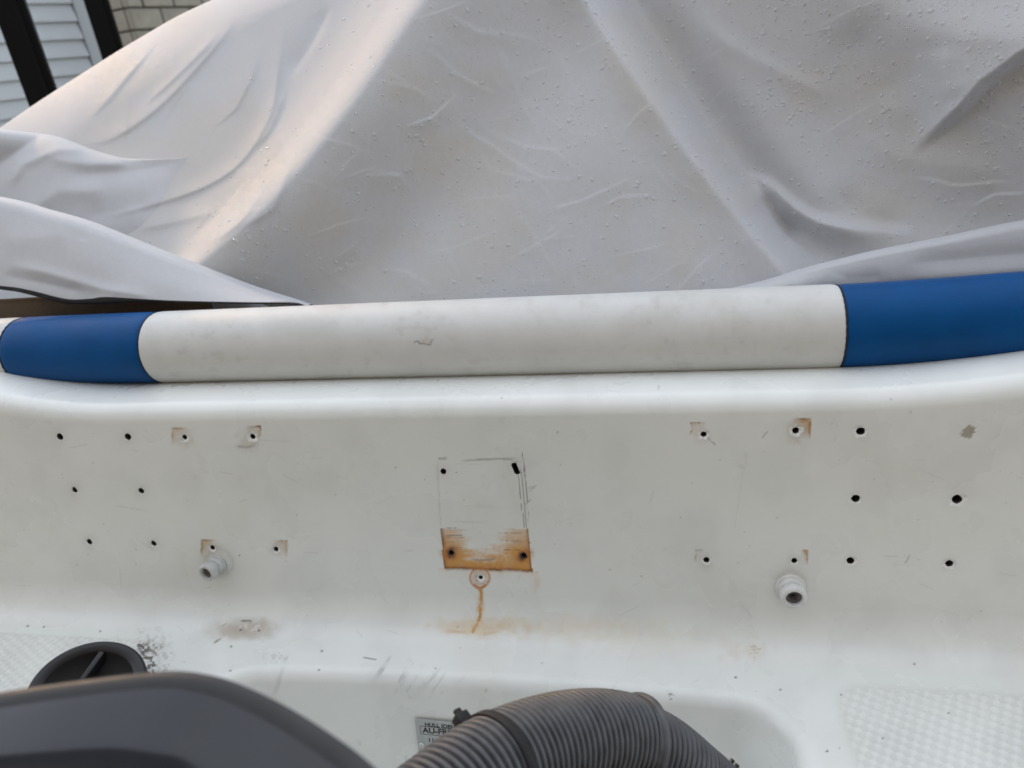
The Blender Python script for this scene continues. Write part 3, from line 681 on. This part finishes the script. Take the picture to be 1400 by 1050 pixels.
# left boundary follows the outline of the cover against the house
sil_v = [-150, -60, 0, 20, 72, 137, 178, 230, 300, 470]; sil_u = [620, 415, 290, 245, 157, 55, -5, -80, -180, -420]
uL = np.interp(vs, sil_v, sil_u); uL = np.convolve(np.pad(uL, 6, mode='reflect', reflect_type='odd'), np.ones(13) / 13, 'valid')
s_ = np.linspace(0, 1, 1150) ** 1.0
UU = uL[:, None] + (2400 - uL[:, None]) * s_[None]; VV = np.repeat(vs[:, None], len(s_), 1)
def sp(x, k): return k * np.logaddexp(0, x / k)
def cover_y(u, v):
    y = front_y(u, v)
    # ridges
    rl = [(760, -220), (580, 0), (505, 90), (430, 190), (350, 290), (270, 360), (160, 430)]
    rr_ = [(690, -220), (822, 0), (905, 125), (990, 245), (1050, 325), (1105, 380), (1170, 460)]
    lu = np.polyval(np.polyfit([p[1] for p in rl], [p[0] for p in rl], 3), v); ru = np.polyval(np.polyfit([p[1] for p in rr_], [p[0] for p in rr_], 3), v)
    dl = (lu - u) * 0.76; dr = (u - ru + 13) * 0.80
    mpx = y / F * 1.05
    g = lambda d, w: np.exp(-(d / w) ** 2)
    # left ridge: rolls over to the left, the front panel hollows out on its right
    y = y + mpx * (34 * sstep(-0.35, 1.0, dl / 32) + 0.42 * sp(dl - 22, 12) + 0.25 * sp(dl - 110, 20))
    y = y - mpx * 60 * np.where(dl < 0, g(dl, 100), g(dl, 44))
    y = y + mpx * 14 * g(dl + 190, 60)
    # right ridge: a shelf that turns up to the sky, then a valley and a second softer shelf
    wr_ = np.interp(v, [-100, 0, 150, 370], [56, 52, 46, 42])
    y = y - mpx * 16 * g(dr - 4, 40)
    y = y + mpx * (104 * sstep(-0.3, 1.0, dr / wr_) - 1.75 * sp(dr - 50, 12) + 2.45 * sp(dr - 84, 20) - 0.85 * sp(dr - 150, 30)) * sstep(420, 300, v)
    y = y + mpx * 60 * sstep(-0.25, 1.0, dr / wr_) * sstep(300, 420, v)
    y = y + mpx * 34 * sstep(60, -40, v) * sstep(260, 420, dr)
    y = y - mpx * 0.30 * sp(330 - v, 30) * sstep(40, 380, dr)
    return y, mpx
FOLDS = [  # polyline, height (px, + towards the viewer), width (px), asymmetry
    # left face
    ([(330, 0), (312, 40), (262, 100), (212, 150), (150, 190), (96, 196)], 5, 8, 0.6), ([(392, 10), (384, 80), (372, 150), (335, 215), (280, 255), (190, 285), (110, 304)], 4.5, 7, 0.6),
    ([(305, 30), (285, 60), (235, 110), (190, 150)], 3, 5, 0.5), ([(225, 40), (195, 80), (160, 120), (118, 170)], 3.2, 5, 0.5), ([(212, 60), (180, 100), (150, 140), (120, 165)], 2.4, 4, 0.5),
    ([(358, 60), (345, 110), (325, 150), (285, 182)], 2.4, 3, 0.3), ([(455, 0), (425, 60), (388, 115)], -6, 9, 0.6), ([(392, 115), (372, 170), (345, 210)], 4, 6, 0.5),
    ([(178, 130), (174, 170), (176, 210)], 1.6, 4, 0.2), ([(150, 165), (182, 190), (178, 214)], 1.4, 3, 0.2), ([(262, 110), (240, 140), (222, 176)], 1.6, 4, 0.3),
    ([(300, 285), (250, 300), (180, 315)], 5, 10, 0.4), ([(340, 240), (290, 300), (245, 338)], -6, 8, 0.5), ([(375, 235), (330, 300), (275, 340)], 4, 6, 0.4), ([(225, 270), (150, 290), (100, 300)], -4, 14, 0.2),
    ([(404, 200), (390, 245), (372, 285), (320, 315)], 2.7, 7, 0.3), ([(300, 280), (270, 312), (248, 332)], 2, 2.5, 0.1),
    # front panel creases
    ([(588, 70), (625, 100), (660, 118), (690, 132)], 1.8, 3.5, 0.5), ([(545, 180), (590, 162), (630, 122)], 2.4, 3.2, 0.5), ([(612, 148), (640, 178), (690, 212), (745, 245), (800, 250)], 1.8, 4, 0.7),
    ([(660, 178), (720, 200), (760, 205), (800, 245)], 1.5, 4, 0.6), ([(675, 55), (700, 110), (725, 160), (742, 195)], 1.5, 7, 0.6), ([(745, 245), (760, 285), (800, 275), (880, 235)], 1.3, 4, 0.6),
    ([(600, 10), (650, 40), (690, 50)], 1.4, 4, 0.5), ([(820, 285), (850, 270), (900, 265)], 1.2, 4, 0.6), ([(510, 365), (560, 375), (600, 398)], 1.2, 5, 0.5), ([(500, 230), (550, 240), (570, 270)], 1.0, 6, 0.4),
    ([(900, 190), (960, 180), (1010, 150)], 0.9, 6, 0.3), ([(770, 60), (775, 130), (780, 200)], 1.0, 9, 0.5), ([(845, 190), (870, 160), (905, 130)], 1.1, 4, 0.5), ([(640, 180), (670, 230), (740, 250), (760, 285)], 1.0, 5, 0.7),
    # right of the right ridge
    ([(955, 0), (985, 50), (1060, 95), (1150, 140)], 5, 14, 0.2), ([(1008, 240), (1045, 250), (1090, 288), (1135, 308), (1260, 324)], 22, 14, 0.6), ([(1030, 262), (1065, 300), (1100, 335)], -10, 16, 0.3),
    ([(1135, 250), (1180, 295), (1250, 318)], -6, 22, 0.2), ([(1290, 60), (1296, 100), (1312, 138)], 3, 20, 0.2), ([(1150, 170), (1230, 215), (1400, 240)], 5, 34, 0.2), ([(1150, 20), (1200, 90), (1230, 160)], -6, 38, 0.1), ([(1230, 240), (1300, 255), (1400, 250)], 1.6, 6, 0.3), ([(1320, 290), (1360, 270), (1420, 262)], 1.8, 6, 0.3),
]
CY, MPX = cover_y(UU, VV)
rc_ = random.Random(31)
for k in range(90):                                   # packing creases left in the cloth
    cu, cv = rc_.uniform(330, 1400), rc_.uniform(-20, 400); an = rc_.choice((0.5, -0.55, 1.1, 0.15, -0.2)) + rc_.uniform(-0.25, 0.25); L_ = rc_.uniform(20, 75)
    FOLDS.append(([(cu - L_ * math.cos(an), cv - L_ * math.sin(an)), (cu + rc_.uniform(-4, 4), cv + rc_.uniform(-4, 4)), (cu + L_ * math.cos(an), cv + L_ * math.sin(an))], rc_.uniform(0.25, 0.8), 5, 0.5))
for pts, hgt, wd, asy in FOLDS:
    pp = np.array(pts); lo = pp.min(0) - 5 * wd; hi = pp.max(0) + 5 * wd
    m = (UU > lo[0]) & (UU < hi[0]) & (VV > lo[1]) & (VV < hi[1])
    if hgt > 0 and hgt < 2.6 and wd < 8:      # sharp creases: a straight-sided ridge, one flank long, one short
        d, t, s = seg_dist(UU[m] + 6 * (vnoise(UU[m], VV[m], 40, 141) - 0.5), VV[m] + 6 * (vnoise(UU[m], VV[m], 40, 142) - 0.5), pp)
        w = np.where(s > 0, 26.0, 3.2)
        CY[m] -= MPX[m] * hgt * 0.85 * np.clip(1 - d / w, 0, 1) ** 1.3 * sstep(0, 0.4, t) * sstep(0, 0.4, 1 - t)
        continue
    cp = catmull(np.c_[pp, np.zeros(len(pp))], 24)[:, :2]
    d, t, s = seg_dist(UU[m], VV[m], cp)
    w = wd * np.where(s > 0, 1 + asy * 1.2, 1 - asy * 0.75)
    CY[m] -= MPX[m] * hgt * np.exp(-np.abs(d / w) ** 1.6) * sstep(0, 0.3, t) * sstep(0, 0.3, 1 - t)
# the lapped fold at the upper right: the lower sheet lies over the upper one
lap = [(1235, 232), (1278, 196), (1322, 158), (1352, 124), (1400, 88), (1500, 30), (1780, -120)]
d, t, sd_ = seg_dist(UU, VV, lap); q_ = d * np.where(VV > np.interp(UU, [p[0] for p in lap], [p[1] for p in lap]), 1, -1)
fade_ = sstep(1235, 1330, UU)
CY += MPX * fade_ * (-30 * sstep(0, 20, -q_) * np.exp(-np.clip(-q_, 0, None) / 75))
CY += MPX * (7.0 * (fbm(UU, VV, 150, 101, 2) - 0.5) + 0.9 * (fbm(UU * 0.8 + VV * 0.6, VV * 0.8 - UU * 0.6, 30, 111, 2) - 0.5) * (0.3 + fbm(UU, VV, 200, 121)))
# the outline: the sheet turns away from the viewer
e = np.clip((UU - uL[:, None]) / 120.0, 0, 1)
CY += 0.16 * (1 - np.sqrt(np.maximum(1 - (1 - e) ** 2, 0))) 
CP = at_y(UU, VV, CY)
# beyond the outline: carry the sheet round and down to the gunwale
back = []
for k in range(14, 0, -1):
    q = k / 14.0
    off = np.stack([-0.25 * q ** 1.5 * np.ones(len(vs)), 0.9 * q * np.ones(len(vs)), -0.75 * q ** 1.6 * np.ones(len(vs))], -1)
    back.append(CP[:, 0] + off)
CPx = np.concatenate([np.stack(back, 1), CP], 1)
# over the top: carry it back over the arch
top = []
for k in range(12, 0, -1):
    q = k / 12.0
    top.append(CPx[0] + np.array([0, 1.6 * q, 0.30 * q - 0.55 * q * q]))
CPx = np.concatenate([np.stack(top, 0), CPx], 0)
cc = np.broadcast_to(np.array([0.528, 0.536, 0.558]), CPx.shape).copy()
Uc, Vc = px(CPx)
tn = fbm(Uc, Vc, 170, 201); cc *= (1 + 0.08 * (tn - 0.5))[..., None]
tb = sstep(0.5, 0.65, fbm(Uc, Vc, 110, 211))[..., None]; cc = cc * (1 - tb * np.array([0.0, 0.025, 0.07]))
canvas = link('canvas', grid_mesh('canvas', CPx, colors=cc, flip=True), CANVAS, cover)

# overlapping folds of the cover
def canvas_y(u, v):
    fi = np.clip((v - vs[0]) / (vs[1] - vs[0]), 0, len(vs) - 1.001); i = fi.astype(int); t = fi - i
    def row(i_):
        s0 = np.clip((np.maximum(u, uL[i_] + 70) - uL[i_]) / (2400 - uL[i_]), 0, 1) * (len(s_) - 1.001); j = s0.astype(int); q = s0 - j
        return CY[i_, j] * (1 - q) + CY[i_, j + 1] * q
    return row(i) * (1 - t) + row(i + 1) * t
def sheet(name, top_pts, bot_pts, y_top, y_bot, bulge, n_u=220, n_v=70, mat_=CANVAS, parent=cover, folds=(), amp=2.0, seed=300, roll=0.02, on_canvas=None):
    tp = catmull(np.c_[np.array(top_pts, float), np.zeros(len(top_pts))], n_u)[:, :2]; bp2 = catmull(np.c_[np.array(bot_pts, float), np.zeros(len(bot_pts))], n_u)[:, :2]
    w = np.linspace(0, 1, n_v)[:, None]
    u = tp[None, :, 0] * (1 - w) + bp2[None, :, 0] * w; v = tp[None, :, 1] * (1 - w) + bp2[None, :, 1] * w
    s = np.linspace(0, 1, n_u)[None]
    yt = np.interp(s, np.linspace(0, 1, len(y_top)), y_top); yb = np.interp(s, np.linspace(0, 1, len(y_bot)), y_bot)
    y = yt * (1 - w) + yb * w - bulge * np.sin(np.pi * w) * np.sin(np.pi * np.clip(s, 0, 1)) ** 0.5
    if on_canvas is not None:
        off = np.interp(s, np.linspace(0, 1, len(on_canvas)), on_canvas); y = canvas_y(u, v) - off * (1.0 - 1.2 * w ** 1.5) - 0.006 * (1 - w) + 0.012 * sstep(0.6, 1.0, s) * w
    mp = y / F * 1.05
    y = y + (roll if on_canvas is None else roll * np.interp(s, [0, 0.55, 0.8, 1], [1, 1, 0, 0])) * 1.0 * (1 - np.sqrt(np.maximum(1 - np.clip(1 - w / 0.12, 0, 1) ** 2, 0)))
    y = y + mp * amp * 2 * (fbm(u, v, 90, seed, 3) - 0.5)
    for pts, hgt, wd in folds:
        d, t, sd_ = seg_dist(u, v, pts); y = y - mp * hgt * np.exp(-np.abs(d / wd) ** 1.6) * sstep(0, 0.2, t) * sstep(0, 0.2, 1 - t)
    Pp = at_y(u, v, y)
    # turn the top edge over behind itself
    bk = [Pp[0] + np.array([0, 0.035 * q + 0.01, -0.05 * q * q]) for q in np.linspace(1, 0.1, 8)]
    Pp = np.concatenate([np.stack(bk, 0), Pp], 0)
    col = np.broadcast_to(np.array([0.528, 0.536, 0.558]), Pp.shape).copy() * (1 + 0.06 * (fbm(*px(Pp), 80, seed + 7) - 0.5))[..., None]
    return link(name, grid_mesh(name, Pp, colors=col, flip=True), mat_, parent), Pp
f1, _ = sheet('canvas_fold', [(-300, 150), (-120, 165), (0, 178), (70, 187), (120, 205), (165, 217), (215, 218), (272, 214)], [(-300, 400), (-120, 400), (0, 390), (80, 380), (150, 350), (200, 320), (240, 280), (275, 222)],
      [1.36, 1.40, 1.46, 1.52, 1.58], [1.08, 1.10, 1.16, 1.3, 1.58], 0.03, folds=[([(10, 260), (30, 225), (80, 205), (130, 203)], 5, 7), ([(90, 240), (170, 235), (250, 222)], -6, 14), ([(20, 300), (80, 262), (150, 260)], 6, 16), ([(60, 215), (120, 225), (180, 222)], 5, 9)], amp=2.5, seed=310, roll=0.03, on_canvas=[0.20, 0.17, 0.13, 0.07, 0.02, -0.012])
f1['label'] = 'draped canvas swag on the left of the cover'
f2, P2 = sheet('canvas_flap', [(-300, 235), (-150, 248), (0, 272), (60, 288), (118, 305), (200, 338), (270, 366), (340, 393), (396, 411), (420, 419)],
      [(-300, 372), (-150, 378), (0, 391), (40, 397), (90, 409), (125, 409), (150, 407), (240, 411), (330, 413), (398, 414), (422, 421)],
      [1.13, 1.105, 1.08, 1.06, 1.04, 1.02], [1.02, 1.00, 0.985, 0.98, 0.985, 1.0], 0.01, n_u=260, n_v=60, folds=[([(0, 360), (60, 372), (140, 395), (220, 408)], 4, 8), ([(0, 375), (50, 385), (120, 400)], -3, 7), ([(117, 306), (114, 318), (112, 330)], -1.2, 6), ([(0, 330), (50, 325), (100, 318)], 3, 18)], amp=1.6, seed=330, roll=0.012)
f2['label'] = 'loose canvas flap edged with black tape above the left blue sleeve'
f3, P3 = sheet('canvas_flap', [(985, 401), (1045, 387), (1100, 370), (1150, 357), (1200, 345), (1300, 325), (1400, 304), (1550, 280), (1750, 250)], [(985, 404), (1045, 402), (1100, 404), (1150, 408), (1200, 404), (1300, 400), (1400, 395), (1550, 390), (1750, 380)],
      [1.02, 1.05, 1.09, 1.13, 1.18], [1.01, 1.03, 1.08, 1.10, 1.12], 0.012, folds=[([(1130, 368), (1160, 380), (1210, 378)], -1.8, 9), ([(1230, 362), (1330, 352), (1480, 340)], -5, 16), ([(1150, 392), (1250, 380), (1350, 372), (1450, 362)], 3, 12)], amp=1.2, seed=350, roll=0.012)
f3['label'] = 'turned canvas edge above the right blue sleeve'
# black hem tape along the flap's lower edge: a strip with thickness, folded under here and there
hem = P2[-1]; hu, hv = px(hem)
vis = np.arange(len(hem))
wdt = 0.0055 + 0.0045 * np.exp(-((hu - 143) / 22) ** 2) + 0.002 * np.exp(-((hu - 60) / 40) ** 2) - 0.003 * sstep(150, 250, hu)
wdt = np.maximum(wdt, 0.0022)
up = np.array([0, 0.25, 0.97])
h0 = hem + np.array([0, -0.0012, 0.0]) + up * (0.4 * wdt)[:, None] * 0.4; h1 = hem - up * wdt[:, None] + np.array([0, -0.0010, 0])
h2 = hem - up * wdt[:, None] + np.array([0, 0.003, 0]); h3 = hem + np.array([0, 0.003, 0])
link('hem_tape', grid_mesh('hem_tape', np.stack([h0, (h0 + h1) / 2 + np.array([0, -0.001, 0]), h1, h2, h3], 0)), HEM, cover)

# rain beads
drop_m, n, l, b = new_mat('water'); b.inputs['Base Color'].default_value = (1, 1, 1, 1); b.inputs['Roughness'].default_value = 0.04
b.inputs['Base Color'].default_value = (0.80, 0.82, 0.85, 1); b.inputs['Roughness'].default_value = 0.03; b.inputs['Specular IOR Level'].default_value = 0.9; b.inputs['Alpha'].default_value = 0.36  # milky tint puts the lens brightening of each drop into its colour
def drops(count):
    Pm = CP; n_r, n_c = Pm.shape[:2]
    ux, vx = UU, VV
    out_v, out_f = [], []
    base_a = np.linspace(0, 2 * math.pi, 8, endpoint=False)
    made = 0; tries = 0
    while made < count and tries < count * 12:
        tries += 1
        i = random.randrange(60, n_r - 30); j = random.randrange(60, n_c - 40)
        u, v = ux[i, j], vx[i, j]
        if not (130 < u < 1500 and v < 420): continue
        dens = 0.30 + 0.70 * sstep(880, 1150, u) * sstep(330, 120, v)
        lu = np.interp(v, [0, 360], [580, 270]); ru = np.interp(v, [0, 370], [822, 1100])
        if u < lu - 90: dens *= 0.06
        elif u < lu: dens *= 0.5
        if abs(u - ru) < 35: dens = 1.0
        dens *= 0.25 + 1.5 * float(vnoise(np.array(u), np.array(v), 45, 501)) ** 2
        if random.random() > dens: continue
        c = Pm[i, j]; tu = Pm[i, j + 1] - Pm[i, j - 1]; tv = Pm[i + 1, j] - Pm[i - 1, j]
        nn = np.cross(tu, tv); ln = np.linalg.norm(nn)
        if ln < 1e-12: continue
        nn /= ln
        if nn @ (CAM - c) < 0: nn = -nn
        tu = tu / np.linalg.norm(tu); t2 = np.cross(nn, tu)
        r = 0.0006 + 0.0028 * random.random() ** 4.5
        el = 1 + 0.5 * random.random(); ja = random.uniform(0, 6.28)
        e1 = math.cos(ja) * tu + math.sin(ja) * t2; e2 = -math.sin(ja) * tu + math.cos(ja) * t2
        b0 = len(out_v)
        for (rad, hh) in ((1.0, -0.1), (0.95, 0.28), (0.62, 0.52)):
            for q in base_a: out_v.append(c + nn * (hh * r) + e1 * (rad * r * el * math.cos(q)) + e2 * (rad * r * math.sin(q)))
        out_v.append(c + nn * (0.62 * r))
        for k in range(2):
            for q in range(8): out_f.append((b0 + k * 8 + q, b0 + k * 8 + (q + 1) % 8, b0 + (k + 1) * 8 + (q + 1) % 8, b0 + (k + 1) * 8 + q))
        for q in range(8): out_f.append((b0 + 16 + q, b0 + 16 + (q + 1) % 8, b0 + 24))
        made += 1
    me = bpy.data.meshes.new('rain_drops'); me.from_pydata([tuple(x) for x in out_v], [], out_f); smooth(me)
    o = link('rain_drops', me, drop_m, cover); o['kind'] = 'stuff'; o['label'] = 'beads of rain on the canvas'
drops(3600)

# ------------------------------------------------------------------ outboard motor
motor = tag(empty('outboard_motor', (-0.264, 0.0, 0.2)), 'glossy dark grey outboard motor cowl in the lower left foreground', 'motor')
mc = np.array([-0.26, 0.0])
EDGE = [(-300, 1010, .375), (-100, 966, .365), (0, 950, .36), (100, 935, .355), (225, 921, .35), (290, 926, .345), (342, 943, .34), (400, 972, .332), (460, 1010, .322), (512, 1050, .312), (600, 1140, .29), (680, 1270, .27), (720, 1430, .255)]
ed = catmull(np.array([at_d(np.array(float(u)), np.array(float(v)), np.array(t)) for u, v, t in EDGE]), 150)
sp0, sp1 = np.array([-0.300, 0.03, 1.362]), np.array([-0.235, -0.10, 1.290])          # spine of the cowl, falling away to the back
fr_ = np.linspace(0, 1, len(ed))[:, None]
spine = sp0 * (1 - fr_) + sp1 * fr_
inw = spine - ed; inw_h = inw / np.linalg.norm(inw, axis=1)[:, None]; zup = np.array([0, 0, 1.0])
rows = [ed - zup * 0.30 + inw_h * 0.06, ed - zup * 0.20 + inw_h * 0.020, ed - zup * 0.10 + inw_h * 0.006, ed - zup * 0.045 + inw_h * 0.001, ed - zup * 0.020, ed - zup * 0.010 - inw_h * 0.0004]
for a_ in np.linspace(0, 1, 9): rows.append(ed + inw_h * 0.012 * (1 - math.cos(a_ * math.pi / 2)) + zup * 0.0075 * (math.sin(a_ * math.pi / 2)))
e2 = rows[-1]
for t_ in np.linspace(0, 1, 60)[1:]:
    step = 0.0075 * float(sstep(0.20, 0.34, np.array(t_))) - 0.0030 * math.exp(-((t_ - 0.17) / 0.05) ** 2)
    rows.append(e2 * (1 - t_) + spine * t_ + zup * (0.030 * math.sin(math.pi * min(1, t_ * 1.02)) ** 0.9 * (0.6 + 0.4 * t_) + step))
CW = np.array(rows)
link('cowl_top', grid_mesh('cowl_top', CW[14:], flip=True), COWL, motor)
link('cowl_rim', grid_mesh('cowl_rim', CW[:15], flip=True), COWL_EDGE_SHEEN, motor)
# the far half of the shell mirrors round the spine to close the cowl behind the viewer
bk = np.array([CW[-1] * (1 - q) + (np.array([-0.40, -0.22, 1.05])) * q - zup * 0.06 * math.sin(math.pi * q) for q in np.linspace(0, 1, 14)])
link('cowl_back', grid_mesh('cowl_back', bk, flip=True), COWL, motor)
lo = rows[0]
cb = np.array([lo * (1 - q) + np.array([-0.30, 0.05, 0.96]) * q + zup * 0.0 for q in np.linspace(0, 1, 10)])
link('cowl_base', grid_mesh('cowl_base', cb), COWL, motor)
bm = box_bm(0.14, 0.14, 0.56, 0.03, 3); bmesh.ops.transform(bm, matrix=Matrix.Translation((mc[0], 0.05, 0.76)), verts=bm.verts)
link('midsection', bm_mesh('midsection', bm), COWL, motor)
bm = box_bm(0.24, 0.16, 0.20, 0.02, 3); bmesh.ops.transform(bm, matrix=Matrix.Translation((mc[0], 0.16, 0.84)), verts=bm.verts)
link('mounting_bracket', bm_mesh('mounting_bracket', bm), RUBBER, motor)
bm = box_bm(0.07, 0.30, 0.30, 0.03, 3); bmesh.ops.transform(bm, matrix=Matrix.Translation((mc[0], -0.03, 0.32)), verts=bm.verts)
link('gearcase', bm_mesh('gearcase', bm), COWL, motor)

# ------------------------------------------------------------------ rigging hose and cable tie
hose = tag(empty('rigging_hose', (-0.1, 0.45, 1.05)), 'ribbed dark grey rigging hose arching over the motor well', 'hose')
HP = [(455, 1245, .43), (525, 1172, .455), (596, 1112, .485), (662, 1060, .52), (726, 1028, .555), (790, 1011, .588), (845, 1010, .615), (895, 1026, .635), (940, 1060, .65), (985, 1104, .665), (1012, 1172, .69), (1020, 1242, .73)]
hpts = np.array([at_d(np.array(u), np.array(v), np.array(t)) for u, v, t in HP])
PITCH = 0.0062
def hose_piece(name, path, r0, material, lip=None, ramp=None):
    p, t = resample(path, step=PITCH / 9); ph = (t / PITCH) % 1.0
    prof_r = np.where(ph < 0.74, np.clip(1 - np.abs((ph - 0.37) / 0.37) ** 6, 0, 1) ** 0.7, 0.0)
    rad = r0 - 0.0060 + 0.0060 * prof_r
    Pp = tube_pts(p, rad, 56)
    return link(name, grid_mesh(name, Pp, wrap_v=True), material, hose), p
full = catmull(hpts, 400)
uf, vf = px(full)
i_cut = int(np.argmax(uf > 868)); i_in = int(np.argmax(uf > 800))
HR = 0.0385
outer_path = full[:i_cut].copy()
o1, op = hose_piece('outer_hose', outer_path, HR, HOSE)
inner_path = full[i_in:].copy()
o2, ip = hose_piece('inner_hose', inner_path + np.array([0.0, 0.0, -0.0035]), HR - 0.0022, HOSE)
# raised open end of the outer hose
T, N, B = frames(op)
lp = np.array([op[-1] + T[-1] * q for q in (-0.002, -0.001, 0.0, 0.001, 0.0028, 0.0032, 0.0028, 0.001, -0.006)])
lr = np.array([HR - 0.002, HR + 0.0002, HR + 0.001, HR + 0.0012, HR + 0.0010, HR - 0.0003, HR - 0.0016, HR - 0.0018, HR - 0.002])
a = np.linspace(0, 2 * math.pi, 56, endpoint=False)
LP = lp[:, None] + lr[:, None, None] * (np.cos(a)[None, :, None] * N[-1] + np.sin(a)[None, :, None] * B[-1]) + np.array([0, 0, 0.0025])
link('hose_end', grid_mesh('hose_end', LP, wrap_v=True), HOSE, hose)
# toothed split edge along the far side of the inner hose
T2, N2, B2 = frames(ip)
side = np.array([0.70, 0.60, 0.25]); 
for i in range(0, len(ip), 9):
    uu_, vv_ = px(ip[i])
    if uu_ < 968: continue
    s2 = side - T2[i] * (side @ T2[i]); s2 /= np.linalg.norm(s2)
    bm = box_bm(0.004, 0.0034, 0.005, 0.0008); z = Vector(s2); x = Vector(T2[i]); y = z.cross(x)
    bmesh.ops.transform(bm, matrix=Matrix(((x.x, y.x, z.x, 0), (x.y, y.y, z.y, 0), (x.z, y.z, z.z, 0), (0, 0, 0, 1))), verts=bm.verts)
    bmesh.ops.translate(bm, vec=Vector(ip[i] + s2 * (HR - 0.0015)), verts=bm.verts)
    link('split_tooth', bm_mesh('split_tooth', bm), RUBBER, hose)
tie = tag(empty('cable_tie', hpts[3]), 'black cable tie strapped round the hose by the metal plate', 'cable tie')
uo, vo = px(op); it = int(np.argmin(np.abs(uo - 678)))
T, N, B = frames(op)
a = np.linspace(0, 2 * math.pi, 73); tn_ = T[it]; nb = N[it]; bb = B[it]
band = []
for off, rd in ((-0.0042, HR + 0.0003), (-0.0042, HR + 0.0018), (0.0042, HR + 0.0018), (0.0042, HR + 0.0003)):
    band.append(op[it] + tn_ * off + rd * (np.cos(a)[:, None] * nb + np.sin(a)[:, None] * bb))
link('band', grid_mesh('band', np.stack(band, 1), wrap_v=True), HEM, tie)
best = None
for q in np.linspace(0, 2 * math.pi, 720):
    dd = math.cos(q) * nb + math.sin(q) * bb; uq, vq = px(op[it] + dd * (HR + 0.004)); s = -(abs(uq - 634) + abs(vq - 986))
    if best is None or s > best[0]: best = (s, dd)
z = Vector(best[1]); x = Vector(tn_); y = z.cross(x)
bm = box_bm(0.012, 0.010, 0.010, 0.0012); b2 = box_bm(0.006, 0.004, 0.006, 0.0008); bmesh.ops.translate(b2, vec=(0.001, 0.0, 0.0068), verts=b2.verts)
t_ = bpy.data.meshes.new('t'); b2.to_mesh(t_); b2.free(); bm.from_mesh(t_)
bmesh.ops.transform(bm, matrix=Matrix(((x.x, y.x, z.x, 0), (x.y, y.y, z.y, 0), (x.z, y.z, z.z, 0), (0, 0, 0, 1))), verts=bm.verts)
bmesh.ops.translate(bm, vec=Vector(op[it] + best[1] * (HR + 0.005)), verts=bm.verts)
link('tie_head', bm_mesh('tie_head', bm), HEM, tie)
